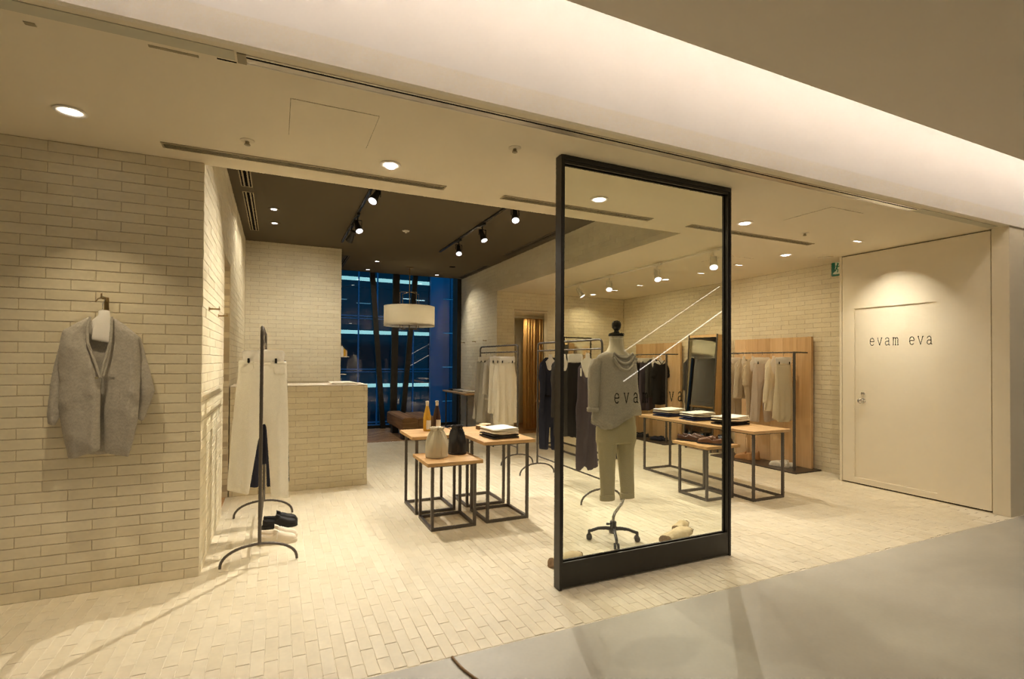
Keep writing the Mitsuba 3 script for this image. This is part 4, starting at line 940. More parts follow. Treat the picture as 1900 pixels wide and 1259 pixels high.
for i, (zz, r, sag) in enumerate(((1.485, .085, .045), (1.470, .095, .075), (1.452, .10, .11))):
    t = np.linspace(-1.25, 1.25, 22)
    part(kt, 'neck_fold', tube([(MX + .008 + r * math.sin(a) * 1.15, MY - .085 - .018 * math.cos(a) - .010 * i, zz + .012 - sag * math.cos(a) ** 2) for a in t], .010 + .002 * i, 8), 'cloth_mann_top', smooth=True)
for s in (-1, 1):
    p = [(MX + s * .165, MY, 1.425), (MX + s * .197, MY, 1.36), (MX + s * .207, MY - .005, 1.28), (MX + s * .215, MY - .012, 1.18), (MX + s * .225, MY - .02, 1.08), (MX + s * .229, MY - .022, 1.045)]
    if s > 0: p = [(x - .012, y + .05, z) for x, y, z in p]
    part(kt, 'sleeve', tube(p, [.05, .052, .050, .045, .040, .039], 20), 'cloth_mann_top', smooth=True)
    q = p[-1]
    part(kt, 'cuff', lathe([(.040, -.016), (.046, -.014), (.048, 0), (.046, .016), (.040, .018)], 24).apply_translation((q[0], q[1], q[2] + .004)), 'cloth_mann_top', smooth=True)
kt = thing('trousers', 'olive khaki trousers with turned up hems on the dress form', 'trousers')
import manifold3d as m3
def to_man(m): return m3.Manifold(m3.Mesh(np.asarray(m.vertices, np.float32), np.asarray(m.faces, np.uint32)))
solids = [loft([ring(MX + .010, MY, z, a, b, 64, .006, 7) for z, a, b in ((1.02, .140, .09), (.95, .170, .105), (.88, .180, .112), (.82, .183, .110), (.775, .180, .10))])]
for s, cx0, cx1 in ((-1, -.080, -.074), (1, .106, .128)):
    solids.append(loft([ring(MX + c, MY + (.0 if s < 0 else .010), z, a, b, 48, .016, 5, 1.0 * s) for z, c, a, b in ((.90, cx0, .084, .095), (.80, cx0, .084, .088), (.72, cx0 * .98, .076, .066), (.62, (cx0 * 2 + cx1) / 3, .069, .052), (.50, (cx0 + cx1 * 2) / 3, .064, .045), (.40, cx1, .061, .041), (.345, cx1, .060, .040), (.331, cx1, .059, .039))]))
U = to_man(solids[0])
for m in solids[1:]: U = U + to_man(m)
mm = U.refine_to_length(.018).to_mesh()
U = trimesh.Trimesh(mm.vert_properties[:, :3], mm.tri_verts); trimesh.smoothing.filter_taubin(U, iterations=14)
dv = U.vertices - [MX, MY, 0]
fz = np.clip((1.0 - dv[:, 2]) / .6, 0, 1)
U.vertices = U.vertices + np.stack([0 * fz, -.006 * np.sin(38 * dv[:, 0] + 4 * dv[:, 2]) * (dv[:, 1] < 0) * fz, 0 * fz], 1)
part(kt, 'legs', U, 'cloth_khaki', smooth=True)
for s, cx1 in ((-1, -.074), (1, .128)):
    part(kt, 'hem', loft([ring(MX + cx1, MY + (.0 if s < 0 else .010), z + (.006 if s < 0 else 0), a, b, 48, .012, 5, 1.0 * s) for z, a, b in ((.318, .058, .038), (.319, .0655, .045), (.362, .0665, .046), (.365, .060, .040))]), 'cloth_khaki', smooth=30)
for (x, y, r, L, ry, l) in ((2.92, 3.17, .055, .34, 18, 'pale split log piece lying behind the glass, right of the rolling stand'), (3.14, 3.36, .04, .2, 28, 'short pale wood piece lying behind the glass next to the frame'), (1.86, 3.12, .045, .24, 10, 'pale wood piece lying behind the left corner of the glass')):
    k = thing('driftwood', l, 'wood piece')
    xs = np.linspace(-L / 2, L / 2, 14); rr = np.random.default_rng(int(x * 100))
    R = []
    for q, xx in enumerate(xs):
        t = np.arange(20) * 2 * np.pi / 20
        w = r * (1 - .25 * (abs(xx) / (L / 2)) ** 3) * (1 + .10 * np.sin(3 * t + q * .5) + .05 * rr.normal(size=20))
        R.append(np.stack([np.full(20, xx) + .02 * np.sin(t), 1.25 * w * np.cos(t), np.maximum(.6 * r + w * .8 * np.sin(t), .001)], 1))
    part(k, 'wood', loft(R), 'bsdf_driftwood', smooth=40, M=TR(x, y, 0, ry))
    for e in (0, -1):
        c = R[e].mean(0); part(k, 'bark', loft([c + (R[e] - c) * f + [o * (1 if e else -1), 0, 0] for f, o in ((1.02, -.006), (1.03, .003), (.7, .006))]), 'bsdf_bark', M=TR(x, y, 0, ry))
# ------------------------------------------------------------------ shoes
def shoe_meshes(L=.265, low=False, boot=0.0):
    ts = np.linspace(0, 1, 30)
    w = np.interp(ts, [0, .04, .12, .25, .4, .55, .7, .82, .92, .98, 1], [.012, .024, .031, .033, .032, .037, .044, .045, .037, .024, .010])
    hs = [.052, .066, .070, .062, .060, .078, .070, .056, .046, .036, .016] if not low else [.042, .052, .054, .044, .038, .050, .056, .048, .040, .030, .012]
    h = np.interp(ts, [0, .04, .12, .25, .36, .45, .58, .72, .86, .95, 1], hs) + boot * np.clip((.48 - ts) / .2, 0, 1)
    R = []
    ph = np.linspace(0, np.pi, 25)
    for t, ww, hh in zip(ts, w, h):
        y = ww * np.cos(ph) * (1 + .06 * np.sin(ph)); z = .018 + hh * np.sin(ph) ** .62
        op = np.clip((.44 - t) / .07, 0, 1) * np.clip((t - .035) / .05, 0, 1)
        z = z - op * (hh * .62) * np.exp(-(y / (ww * .62)) ** 4)
        R.append(np.stack([np.full(25, (t - .5) * L), y, z], 1))
    upper = loft(R)
    o = np.array([[(t - .5) * L * 1.035, ww + .0045] for t, ww in zip(ts, w)])
    poly = sg.Polygon(np.vstack([o, (o * [1, -1])[::-1]])).buffer(.004).buffer(-.002)
    sole = trimesh.creation.extrude_polygon(poly, .024 if not low else .014, engine='earcut')
    lac = []
    for t in (.47, .53, .59, .65):
        ww, hh = np.interp(t, ts, w), np.interp(t, ts, h)
        p = np.linspace(.95, np.pi - .95, 9)
        lac.append(tube(np.stack([(t - .5) * L + .006 * np.cos(p * 2), ww * np.cos(p), .0205 + hh * np.sin(p) ** .62], 1), .0028, 6))
    t = .46; ww, hh = np.interp(t, ts, w), np.interp(t, ts, h)
    lac.append(tube([((t - .5) * L, 0, .022 + hh), ((t - .5) * L + .008, -.02, .022 + hh * .95), ((t - .5) * L + .006, -.034, .02 + hh * .55), ((t - .5) * L + .003, -.038, .02 + hh * .25)], .0028, 6))
    tongue = loft([[((.40 - .5) * L - .004, y, z + .018) for y, z in ((-.018, .058 if not low else .034), (.018, .058 if not low else .034), (.019, .092 if not low else .056), (-.019, .092 if not low else .056))], [((.50 - .5) * L, y, z + .018) for y, z in ((-.016, .05 if not low else .034), (.016, .05 if not low else .034), (.016, .079 if not low else .052), (-.016, .079 if not low else .052))]])
    strap = tube(np.stack([np.full(15, .02 * L) , np.interp(.52, ts, w) * 1.03 * np.cos(np.linspace(.1, np.pi - .1, 15)), .018 + np.interp(.52, ts, h) * 1.03 * np.sin(np.linspace(.1, np.pi - .1, 15)) ** .62], 1), .005, 8)
    return dict(upper=upper, sole=sole, lace=cat(*lac), tongue=tongue, strap=strap)
SH_A, SH_B, SH_C = shoe_meshes(), shoe_meshes(low=True, L=.25), shoe_meshes(boot=.045)
_shoe = {}
def shoe(M, label, um, sm, S=SH_A, laces=True, strap=False, lm=None, group=None, cat_='shoe'):
    k = thing('shoe', label, cat_, group)
    def p(n, b):
        kk = (id(S), n, b)
        if kk not in _shoe: _shoe[kk] = mikit.ply(S[n], b, smooth=45)
        scene[k + '__' + n] = {**_shoe[kk], 'to_world': M}
    p('upper', um); p('sole', sm)
    if laces: p('lace', lm or um); p('tongue', um)
    if strap: p('strap', lm or um)
    return k
shoe(TR(.02, 4.37, 0, -2), 'cream canvas sneaker by the near foot of the left rack, the one in front', 'bsdf_canvas_white', 'bsdf_rubber_white', lm='bsdf_label')
shoe(TR(.025, 4.485, 0, 2), 'cream canvas sneaker by the near foot of the left rack, the one behind', 'bsdf_canvas_white', 'bsdf_rubber_white', lm='bsdf_label')
shoe(TR(.035, 4.78, 0, 2), 'black sneaker under the left rack, the one in front', 'bsdf_canvas_black', 'bsdf_rubber_black')
shoe(TR(.04, 4.895, 0, 5), 'black sneaker under the left rack, the one behind', 'bsdf_canvas_black', 'bsdf_rubber_black')
zt = .566
shoe(TR(4.10, 4.26, zt, -62), 'dark brown leather flat shoe at the left end of the low table, in front', 'bsdf_leather_brown', 'bsdf_leather_black', SH_B, False, True)
shoe(TR(4.215, 4.30, zt, -64), 'dark brown leather flat shoe at the left end of the low table, behind', 'bsdf_leather_brown', 'bsdf_leather_black', SH_B, False, True)
shoe(TR(4.135, 4.00, zt, 112), 'chestnut leather lace shoe on the low table, nearest the viewer', 'bsdf_leather_chestnut', 'bsdf_leather_black', SH_B, True)
shoe(TR(4.245, 4.035, zt, 114), 'chestnut leather lace shoe on the low table, the second one', 'bsdf_leather_chestnut', 'bsdf_leather_black', SH_B, True)
shoe(TR(4.362, 4.06, zt, -72), 'black leather shoe on the low table right of the glass frame', 'bsdf_leather_black', 'bsdf_leather_black', SH_B, True)
zp = .019
shoe(TR(6.215, 5.36, zp, 100), 'tan suede ankle shoe on the base plate under the beige clothes, in front', 'bsdf_leather_tan', 'bsdf_leather_tan', SH_C)
shoe(TR(6.335, 5.34, zp, 96), 'tan suede ankle shoe on the base plate under the beige clothes, behind', 'bsdf_leather_tan', 'bsdf_leather_tan', SH_C)
shoe(TR(6.235, 4.80, zp, 102), 'white leather shoe on the base plate near the oak panel end, in front', 'bsdf_leather_white', 'bsdf_leather_white', SH_B)
shoe(TR(6.35, 4.78, zp, 98), 'white leather shoe on the base plate near the oak panel end, behind', 'bsdf_leather_white', 'bsdf_leather_white', SH_B)
shoe(TR(6.21, 7.78, zp, 100), 'black shoe on the farther base plate, left pair, in front', 'bsdf_leather_black', 'bsdf_leather_black', SH_B)
shoe(TR(6.325, 7.75, zp, 96), 'black shoe on the farther base plate, left pair, behind', 'bsdf_leather_black', 'bsdf_leather_black', SH_B)
shoe(TR(6.21, 7.26, zp, 100), 'dark navy shoe on the farther base plate, right pair, in front', 'cloth_navy', 'bsdf_leather_black', SH_B)
shoe(TR(6.325, 7.23, zp, 96), 'dark navy shoe on the farther base plate, right pair, behind', 'cloth_navy', 'bsdf_leather_black', SH_B)

# ------------------------------------------------------------------ things on the tables
def folded(M, w, d, layers, place, group=None):
    """a pile of folded clothes: (material, thickness, label, scale)"""
    z = .0
    for i, (m, t, label, sc) in enumerate(layers):
        r = np.random.default_rng(int(w * 1000) + i * 7 + int(d * 100))
        o = [(-w / 2 * sc, -d / 2), (0, -d / 2 + r.uniform(-.004, .004)), (w / 2 * sc, -d / 2 + r.uniform(-.006, .006)), (w / 2 * sc + r.uniform(-.008, .004), 0), (w / 2 * sc, d / 2 * sc), (0, d / 2 * sc), (-w / 2 * sc, d / 2), (-w / 2 * sc + r.uniform(-.004, .008), 0)]
        k = thing('folded_garment', label, 'folded clothing', group)
        n = 2
        for j in range(n):
            hh = t / n
            mm = panel([(x * (1 - .015 * j), y * (1 - .02 * j)) for x, y in o], hh / 2, .016, [(.004, 16, 0, i + j)], hh * .30, seed=i * 5 + j, rnd=.008, falloff=.008)
            mm.apply_transform(trimesh.transformations.rotation_matrix(math.radians(-90), (1, 0, 0)))
            mm.apply_translation((0, 0, -mm.bounds[0, 2] + z + hh * j * .92 + .0004))
            part(k, 'fold' if j else 'lower_fold', mm, m, smooth=True, M=M)
        z = mm.bounds[1, 2] - .0045
folded(TR(1.885, 4.37, .72, 4), .27, .30, [('cloth_charcoal', .030, "folded dark grey garment at the bottom of the small oak table's pile", 1.0), ('cloth_ivory', .026, "folded ivory garment in the middle of the small oak table's pile", .98), ('cloth_white_cotton', .026, "folded white garment on top of the small oak table's pile", .97)], '')
for (x, y, rz), w, c2, t2 in (((4.66, 5.19, 8), 'farthest pile on the long table', 'cloth_denim', 'navy'), ((4.66, 4.70, -6), 'middle pile on the long table', 'cloth_denim', 'dark blue'), ((4.68, 4.22, 5), 'pile on the long table right of the glass frame', 'cloth_black', 'black')):
    folded(TR(x, y, .725, rz), .34, .27, [(c2, .036, 'folded %s trousers at the bottom of the %s' % (t2, w.replace('pile on the long table right of the glass frame', 'long table pile right of the frame')), 1.0), ('cloth_pale_grey' if t2 != 'black' else 'cloth_ivory', .024, 'pale folded layer in the middle of the ' + w.replace('pile on the long table right of the glass frame', 'long table pile right of the frame'), .99), ('cloth_ivory', .026, 'off white folded layer on top of the ' + w.replace('pile on the long table right of the glass frame', 'long table pile right of the frame'), .97)], '')
for y, c, l in ((10.3, 'cloth_charcoal', 'folded dark garment on the wall table nearest the window'), (10.0, 'cloth_pale_grey', 'folded pale grey garment in the middle of the wall table'), (9.7, 'cloth_mid_grey', 'folded grey garment on the wall table'), (9.4, 'cloth_ivory', 'folded ivory garment on the wall table, hidden end')):
    folded(TR(3.45, y, .80, 3), .28, .22, [(c, .035, l, 1.0)], '')
def bag(x, y, z, rz, m, label, r=.10, H=.25, seed=1):
    k = thing('drawstring_bag', label, 'bag')
    def mod(a, zz, i):
        u = zz / H
        g = np.clip((u - .38) / .45, 0, 1)
        return 1 + .05 * np.sin(3 * a + seed) * np.sin(np.pi * np.clip(u, 0, 1)) + g * (.20 * np.sin(6 * a + seed * 2 + 1.2 * u) + .07 * np.sin(11 * a)) + .045 * np.sin(2 * a + 5 * u + seed) * min(1, 6 * u)
    pr = [(r * .93, 0), (r * .99, .004), (r * 1.0, .012), (r * .985, H * .08), (r * .97, H * .20), (r * .985, H * .33), (r * .98, H * .44), (r * .93, H * .54), (r * .84, H * .64), (r * .73, H * .74), (r * .61, H * .83), (r * .52, H * .875), (r * .50, H * .90), (r * .53, H * .93), (r * .60, H * .975), (r * .63, H), (r * .55, H * .985), (r * .45, H * .93), (r * .35, H * .88)]
    part(k, 'body', lathe(pr, 72, mod), m, smooth=True, M=TR(x, y, z, rz))
    part(k, 'base_seam', lathe([(r * .985, .010), (r * 1.008, .012), (r * 1.01, .016), (r * .985, .018)], 48), m, smooth=True, M=TR(x, y, z, rz))
    t = np.linspace(0, 2 * np.pi, 40)
    part(k, 'cord', cat(tube(np.stack([r * .53 * np.cos(t), r * .53 * np.sin(t), H * .885 + .006 * np.sin(3 * t)], 1), .003, 6), tube([(0, -r * .52, H * .885), (.015, -r * .70, H * .85), (.035, -r * .74, H * .83), (.045, -r * .66, H * .86), (.02, -r * .55, H * .91)], .003, 6), tube([(0, -r * .52, H * .885), (-.012, -r * .72, H * .82), (.01, -r * .86, H * .76)], .003, 6)), m, smooth=True, M=TR(x, y, z, rz))
    part(k, 'seam', tube([(0, -r * 1.005, .01), (0, -r * 1.003, H * .2), (0, -r * 1.0, H * .4), (0, -r * .95, H * .52)], .0022, 6), m, M=TR(x, y, z, rz))
bag(1.285, 4.36, .576, 8, 'bsdf_leather_cream', 'cream leather drawstring bag on the low table', .098, .262, 1)
bag(1.505, 4.455, .576, -20, 'bsdf_leather_black', 'black leather drawstring bag behind the cream bag', .085, .258, 2)
def bottle(x, y, z, m, label):
    k = thing('bottle', label, 'bottle')
    M = TR(x, y, z)
    part(k, 'body', lathe([(.030, 0), (.037, .003), (.0385, .010), (.0385, .115), (.037, .14), (.031, .175), (.022, .215), (.016, .240), (.0145, .255), (.0145, .272)], 32), m, smooth=40, M=M)
    part(k, 'neck', lathe([(.0150, .236), (.0154, .25), (.0150, .275)], 24), 'bsdf_canvas_white', smooth=40, M=M)
    part(k, 'cap', lathe([(.0165, .274), (.0172, .278), (.0172, .293), (.0155, .296)], 24), 'bsdf_white_paint', smooth=40, M=M)
    t = np.linspace(math.radians(-118), math.radians(-22), 14)
    R = [np.stack([r * np.cos(q), r * np.sin(q)], 0) for q in t for r in (1,)]
    lo = np.array([[.0389 * math.cos(q), .0389 * math.sin(q), .018] for q in t] + [[.0386 * math.cos(q), .0386 * math.sin(q), .018] for q in t[::-1]])
    hi = lo.copy(); hi[:, 2] = .108
    part(k, 'label', loft([lo, hi]), 'bsdf_label', smooth=30, M=M)
bottle(1.362, 4.965, .725, 'bsdf_juice', 'bottle of yellow juice with a white label on the oak table')
bottle(1.463, 4.97, .725, 'bsdf_dark_juice', 'bottle of dark juice with a white label on the oak table')
solo('price_card', rot(box(-.025, -.018, 0, .025, .018, .0012), 15), 'bsdf_label', 'small white card lying in front of the dark bottle', 'card', M=TR(1.40, 4.84, .7255))
for (x, y, r, h, l) in ((1.925, 4.925, .058, .036, 'thick round bark edged log slice nearest the viewer'), (2.02, 5.06, .072, .032, 'wide bark edged log slice behind the thick one'), (2.055, 4.90, .042, .012, 'thin small log slice right of the others')):
    k = thing('log_slice', l, 'log slice')
    md = lambda a, z, i: 1 + .05 * np.sin(2 * a + x * 9) + .03 * np.sin(5 * a)
    part(k, 'bark', lathe([(r * .97, 0), (r, .003), (r, h - .003), (r * .97, h)], 36, md), 'bsdf_bark', smooth=30, M=TR(x, y, .7205))
    part(k, 'cut_face', lathe([(r * .93, h - .001), (r * .93, h + .0012)], 36, md), 'bsdf_wood_cut', M=TR(x, y, .7205))

# ------------------------------------------------------------------ timber bench
k = thing('timber_bench', 'low bench of two rough dark timbers on black feet in front of the window', 'bench')
def timber(x0, x1, y0, y1, z0, z1, sd):
    r = np.random.default_rng(sd); R = []
    for q, y in enumerate(np.linspace(y0, y1, 12)):
        j = lambda a: r.normal(0, a)
        R.append([(x0 + j(.004), y, z0 + .02), (x0 + .02, y, z0), (x1 - .02, y, z0), (x1 + j(.003), y, z0 + .02), (x1 + j(.003), y, z1 - .05), (x1 - .045 + j(.006), y, z1 - .004), ((x0 + x1) / 2, y, z1 + j(.003)), (x0 + .03 + j(.004), y, z1 - .004), (x0 + j(.004), y, z1 - .03)])
    return loft(R)
part(k, 'timber', timber(2.02, 2.30, 8.98, 10.36, .17, .41, 1), 'bsdf_timber', smooth=25)
part(k, 'timber', timber(2.305, 2.70, 9.02, 10.12, .16, .40, 2), 'bsdf_timber', smooth=25)
for x0, x1, y0, y1, z in ((2.022, 2.298, 8.972, 8.982, .405), (2.308, 2.697, 9.012, 9.022, .395)):
    part(k, 'end_grain', box(x0, y0, .175, x1 - .01, y1, z - .02, .004), 'bsdf_timber_end')
for x, y in ((2.06, 9.15), (2.06, 10.05), (2.5, 9.2), (2.5, 9.9)): part(k, 'foot', box(x, y, 0, x + .12, y + .18, .172, .004), 'bsdf_black_steel')

# shelves on the wall end behind the counter
for z, l in ((1.475, 'small thin shelf with toiletry bottles on the end of the wall behind the counter'), (1.185, 'small thin empty shelf on the end of the wall behind the counter')):
    solo('wall_shelf', box(XBL - .001, 8.70, z, 1.07 if z > 1.3 else 1.03, 9.0, z + .012, .001), 'bsdf_counter_top', l, 'shelf')
for (x, y, r, h, m, l) in ((.965, 8.78, .026, .17, 'bsdf_label', 'white box like bottle closest to the wall on the small shelf'), (1.005, 8.80, .020, .13, 'bsdf_juice', 'yellow pump bottle on the small shelf'), (1.035, 8.82, .018, .105, 'bsdf_wood_cut', 'pinkish small bottle on the small shelf')):
    k = thing('toiletry_bottle', l, 'bottle')
    part(k, 'body', lathe([(r, 0), (r, h * .8), (r * .8, h * .9), (r * .4, h * .93), (r * .4, h)], 20), m, smooth=40, M=TR(x, y, 1.4875))
    part(k, 'cap', lathe([(r * .5, h), (r * .5, h + .02), (r * .2, h + .022), (r * .2, h + .035)], 16), 'bsdf_black_plastic', smooth=40, M=TR(x, y, 1.4875))

# curtain of the fitting room
k = thing('curtain', 'ochre curtain gathered at the right side of the fitting room', 'curtain')
n = 120; t = np.linspace(0, 1, n); R = []
for z in np.linspace(.045, 2.30, 22):
    u = z / 2.3
    xx = 4.60 + .42 * t; yy = 9.40 + (.035 + .01 * (1 - u)) * np.sin(t * 42 + .8 * math.sin(3 * u)) + .012 * np.sin(t * 17 + 2 * u)
    R.append(np.vstack([np.stack([xx, yy, np.full(n, z)], 1), np.stack([xx[::-1], yy[::-1] + .006, np.full(n, z)], 1)]))
part(k, 'drape', loft(R), 'cloth_curtain', smooth=60)
part(k, 'rail', box(4.1, 9.385, 2.31, 5.69, 9.425, 2.345), 'bsdf_white_metal')

# ------------------------------------------------------------------ pendant lamp
k = thing('pendant_lamp', 'large pale drum shade pendant hanging from the dark ceiling in front of the window', 'lamp')
LX, LY, LR, LZ0, LZ1 = 2.30, 9.72, .480, 2.085, 2.46
part(k, 'canopy', lathe([(.07, 0), (.07, -.012), (.02, -.02)], 24), 'bsdf_brass', smooth=40, M=TR(LX, LY, ZD))
part(k, 'rod', cyl((LX, LY, 1.99), (LX, LY, ZD - .01), .009, 12), 'bsdf_brass', smooth=40)
R1_, R2_ = lathe([(LR, LZ0), (LR, LZ1)], 64), None
sh = []
for i in range(65):
    pass
t = np.arange(72) * 2 * np.pi / 72
rings_ = [np.stack([r * np.cos(t), r * np.sin(t), np.full(72, z)], 1) for r, z in ((LR, LZ0), (LR, LZ1), (LR - .004, LZ1), (LR - .004, LZ0))]
v = np.vstack(rings_); f = []
for a in range(4):
    b = (a + 1) % 4
    for i in range(72):
        j = (i + 1) % 72
        f += [[a * 72 + i, a * 72 + j, b * 72 + j], [a * 72 + i, b * 72 + j, b * 72 + i]]
scene['bsdf_shade'] = {'type': 'principledthin', 'base_color': rgb((.82, .74, .56)), 'roughness': .9, 'spec_trans': 0.0, 'diff_trans': 1.0}
shade = trimesh.Trimesh(np.vstack([rings_[0], rings_[1]]), np.array([q for q in f if max(q) < 144]), process=False)
part(k, 'shade', shade, 'bsdf_shade', smooth=60, M=TR(LX, LY, 0))
for z in (LZ0, LZ1): part(k, 'shade_rim', tube([(LR * math.cos(a), LR * math.sin(a), z) for a in np.linspace(0, 2 * np.pi, 60)], .004, 6), 'cloth_shade', smooth=True, M=TR(LX, LY, 0))
part(k, 'diffuser', cyl((LX, LY, LZ0 + .03), (LX, LY, LZ0 + .034), LR - .012, 48), 'bsdf_white_paint')
for a in range(4):
    c, s = math.cos(a * math.pi / 2 + .4), math.sin(a * math.pi / 2 + .4)
    part(k, 'arm', tube([(LX, LY, 2.03), (LX + c * .22, LY + s * .22, 2.03), (LX + c * .22, LY + s * .22, 2.09), (LX + c * .22, LY + s * .22, 2.72), (LX + c * .02, LY + s * .02, 2.74)], .006, 8), 'bsdf_brass')
bulb = lathe([(.0, .0), (.03, .01), (.04, .04), (.03, .07), (.012, .09)], 16)
part(k, 'bulb', bulb, 'bsdf_white_paint', smooth=True, M=TR(LX + .05, LY, 2.20))
scene[k + '__bulb']['emitter'] = {'type': 'area', 'radiance': lum(np.array([1, .84, .56]) * 60), 'sampling_weight': .5}

# ------------------------------------------------------------------ far window
struct('window_1', cat(box(XBL - .1, YW - .02, 0, XR + .13, YW + .06, .055), box(XBL - .1, YW - .02, 3.40, XR + .13, YW + .06, 3.6), box(XR - .09, YW - .27, 0, XR + .004, YW + .05, 3.6), box(XBL - .1, YW - .02, 0, XBL - .02, YW + .06, 3.6)), 'bsdf_black_steel', label='tall window wall with leaning black columns')
wq = lambda x0, x1: trimesh.Trimesh([[x0, YW + .02, .05], [x1, YW + .02, .05], [x1, YW + .02, 3.45], [x0, YW + .02, 3.45]], [[0, 1, 2], [0, 2, 3]], process=False)
for a, b in ((XBL - .05, 2.28), (2.28, XR + .01)): part('window_1', 'pane', wq(a, b), 'bsdf_window_glass')
def beam(x0, z0, x1, z1, w, y=YW - .12):
    return loft([[(x0 - w / 2, y, z0), (x0 + w / 2, y, z0), (x0 + w / 2, y + .1, z0), (x0 - w / 2, y + .1, z0)], [(x1 - w / 2, y, z1), (x1 + w / 2, y, z1), (x1 + w / 2, y + .1, z1), (x1 - w / 2, y + .1, z1)]])
part('window_1', 'column', beam(2.03, .0, 1.76, 3.56, .10), 'bsdf_black_steel')
part('window_1', 'column', beam(2.235, .0, 2.285, 3.56, .135, YW - .14), 'bsdf_black_steel')
part('window_1', 'column', beam(2.43, .0, 2.72, 3.56, .10), 'bsdf_black_steel')

# ------------------------------------------------------------------ the city outside
mat('bsdf_facade', (.10, .13, .18), .35, .5)
mat('bsdf_facade_glass', (.008, .014, .026), .06, .8)
mat('bsdf_mullion', (.16, .22, .34), .4, .5)
dif('bsdf_inside_teal', (.06, .11, .11))
dif('bsdf_city_panel', (.16, .28, .40))
FYD = 34.0
k = thing('office_building', 'dark glass office building with glowing teal floor edges across the street', 'building')
def quadbox(*a): return box(*a)
levels = [-3.65, -.2, 3.25, 6.7, 10.15]
for z in levels:
    part(k, 'floor_slab', box(-27, FYD, z - .55, 9.45, FYD + .3, z - .12), 'bsdf_facade_glass')
    kk = part(k, 'light_strip', box(-27, FYD - .03, z - .12, 9.4, FYD + .02, z + .12), 'bsdf_white_paint')
    scene[kk]['emitter'] = {'type': 'area', 'radiance': lum((.40, .72, .66)), 'sampling_weight': .02}
for z in levels[:-1]:
    part(k, 'glazing', box(-27, FYD + .05, z + .1, 9.45, FYD + .1, z + 2.92), 'bsdf_facade_glass')
    part(k, 'transom', box(-27, FYD - .05, z + 1.02, 9.45, FYD + .06, z + 1.10), 'bsdf_mullion')
    part(k, 'transom', box(-27, FYD - .05, z + .86, 9.45, FYD + .06, z + .92), 'bsdf_mullion')
for i in range(-24, 8):
    x = 2.35 + i * 1.19
    if x < 9.5: part(k, 'mullion', box(x - .045, FYD - .1, -4, x + .045, FYD + .05, 11), 'bsdf_mullion')
for i, (x, z, w) in enumerate(((7.6, 5.55, .9), (8.5, 5.5, .6), (7.5, 5.05, 1.0), (7.4, 4.65, .9), (7.3, 4.3, .5), (3.2, 5.3, .8), (4.6, 5.1, .9))):
    kk = part(k, 'ceiling_lamp', box(x, FYD + .02, z, x + w, FYD + .045, z + .06), 'bsdf_white_paint')
    g = 1.0 if i < 5 else .10
    scene[kk]['emitter'] = {'type': 'area', 'radiance': lum((.55 * g, .80 * g, .85 * g)), 'sampling_weight': .01}
part(k, 'corner_column', box(9.45, FYD - .3, -4, 10.3, FYD + .5, 14), 'bsdf_city_panel')
k = thing('city_building', 'blue grey panelled building with a roof edge and a balcony right of the office building', 'building')
for i in range(5):
    for j in range(6):
        part(k, 'panel', box(10.32 + i * .62, FYD + 2.0, -4 + j * 2.5, 10.9 + i * .62, FYD + 2.2, -1.55 + j * 2.5), 'bsdf_city_panel')
part(k, 'wing', loft([[(11.2, 30, -4), (14, 30, -4), (14, 33, -4), (11.2, 33, -4)], [(11.2, 30, 4.2), (14, 30, 5.6), (14, 33, 5.6), (11.2, 33, 4.2)]]), 'bsdf_facade')
part(k, 'roof_edge', loft([[(11.0, 29.8, 4.2), (11.0, 30.1, 4.2), (11.0, 30.1, 4.4), (11.0, 29.8, 4.4)], [(14.2, 29.8, 5.8), (14.2, 30.1, 5.8), (14.2, 30.1, 6.0), (14.2, 29.8, 6.0)]]), 'bsdf_facade_glass')
part(k, 'window', box(12.0, 29.95, 2.6, 12.9, 30.02, 4.1), 'bsdf_facade_glass')
part(k, 'window', box(12.0, 29.95, -.6, 12.9, 30.02, 1.1), 'bsdf_facade_glass')
part(k, 'balcony', cat(box(10.9, 28.9, 1.6, 13.6, 30, 1.75), box(10.9, 28.9, 2.65, 13.6, 28.95, 2.72), *[box(10.9 + q * .3, 28.9, 1.75, 10.93 + q * .3, 28.94, 2.65) for q in range(9)]), 'bsdf_facade')
struct('ground_outside', box(-20, 11.3, -4.2, 40, 60, -4.0), 'bsdf_facade')

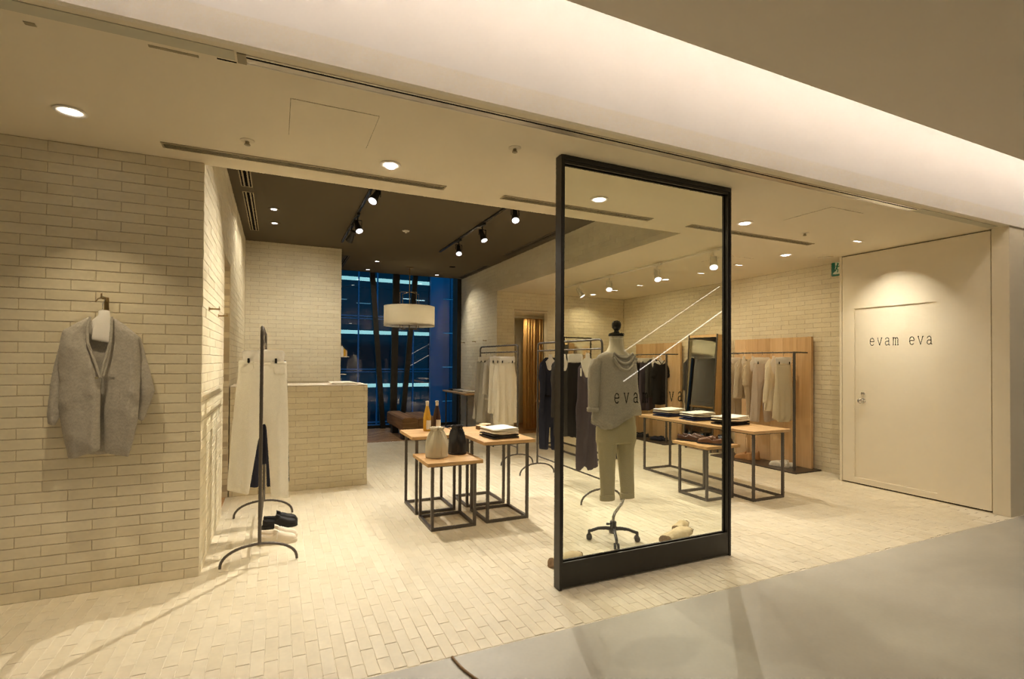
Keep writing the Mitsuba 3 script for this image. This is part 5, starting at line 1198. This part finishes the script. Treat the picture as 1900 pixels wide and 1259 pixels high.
# ------------------------------------------------------------------ exit sign
k = thing('exit_sign', 'green emergency exit sign with a running figure beside the lettered door', 'sign')
SX = XW - .03
part(k, 'plate', box(SX, 4.135, 2.548, SX + .03, 4.262, 2.768, .003), 'bsdf_sign_green')
Ms = np.array([[0, 0, -1, SX - .0005], [-1, 0, 0, 4.256], [0, 1, 0, 2.568], [0, 0, 0, 1.0]])
def flat(pts, M, d=.0012):
    m = trimesh.creation.extrude_polygon(sg.Polygon(pts).buffer(0), d, engine='earcut'); m.apply_transform(M); return m
W_, H_ = .112, .175
part(k, 'doorway', flat([(.012, .012), (.045, .0), (.104, .0), (.104, .150), (.045, .150), (.045, .035)], Ms), 'bsdf_sign_white')
Mt = Ms.copy(); Mt[0, 3] -= .0012
def seg(p, q, w): return sg.LineString([p, q]).buffer(w / 2)
fig = shapely.union_all([sg.Point(.082, .128).buffer(.0115), seg((.076, .108), (.064, .070), .019), seg((.076, .106), (.094, .092), .009), seg((.094, .092), (.102, .100), .008), seg((.074, .106), (.052, .104), .009), seg((.052, .104), (.042, .086), .008), seg((.064, .070), (.084, .052), .012), seg((.084, .052), (.078, .022), .010), seg((.062, .070), (.050, .045), .012), seg((.050, .045), (.020, .040), .010)])
fm = [trimesh.creation.extrude_polygon(g, .0012, engine='earcut') for g in (fig.geoms if hasattr(fig, 'geoms') else [fig])]
fm = cat(*fm); fm.apply_transform(Mt)
part(k, 'figure', fm, 'bsdf_sign_green')

# ------------------------------------------------------------------ passage details
t = np.linspace(0, 1, 16)
solo('floor_cord', tube([(.775 + .02 * q + .13 * q ** 2 * .8, 2.345 - .36 * q, .006) for q in t], .006, 8), 'bsdf_cord', 'brown cord lying on the concrete floor at the tile edge', 'cord', smooth=True)
# escalator behind the viewer: its lit handrails are mirrored in the glass
YE_ = -1.64
k = thing('escalator', 'escalator handrails with lamps mirrored in the glass panel', 'escalator')
def lit(p, q, r, g):
    kk = part(k, 'handrail_lamp', cyl((p[0], YE_, p[1]), (q[0], YE_, q[1]), r, 10), 'bsdf_white_paint')
    scene[kk]['emitter'] = {'type': 'area', 'radiance': lum(np.array([1, .92, .78]) * g), 'sampling_weight': .3}
lit((5.45, 1.09), (5.76, 1.265), .010, 9); lit((5.80, 1.285), (7.76, 2.41), .010, 9); lit((5.46, 1.61), (7.70, 2.885), .006, 8)
part(k, 'balustrade', loft([[(5.4, YE_ - .06, 0), (7.8, YE_ - .06, 0), (7.8, YE_ - .03, 0), (5.4, YE_ - .03, 0)], [(5.4, YE_ - .06, .95), (7.8, YE_ - .06, 2.3), (7.8, YE_ - .03, 2.3), (5.4, YE_ - .03, .95)]]), 'bsdf_brown_steel')
for x in (5.5, 6.2, 6.9, 7.6): part(k, 'post', cyl((x, YE_ - .03, 0), (x, YE_ - .03, 1.1 + (x - 5.45) * .572 + .5), .008), 'bsdf_brown_steel')
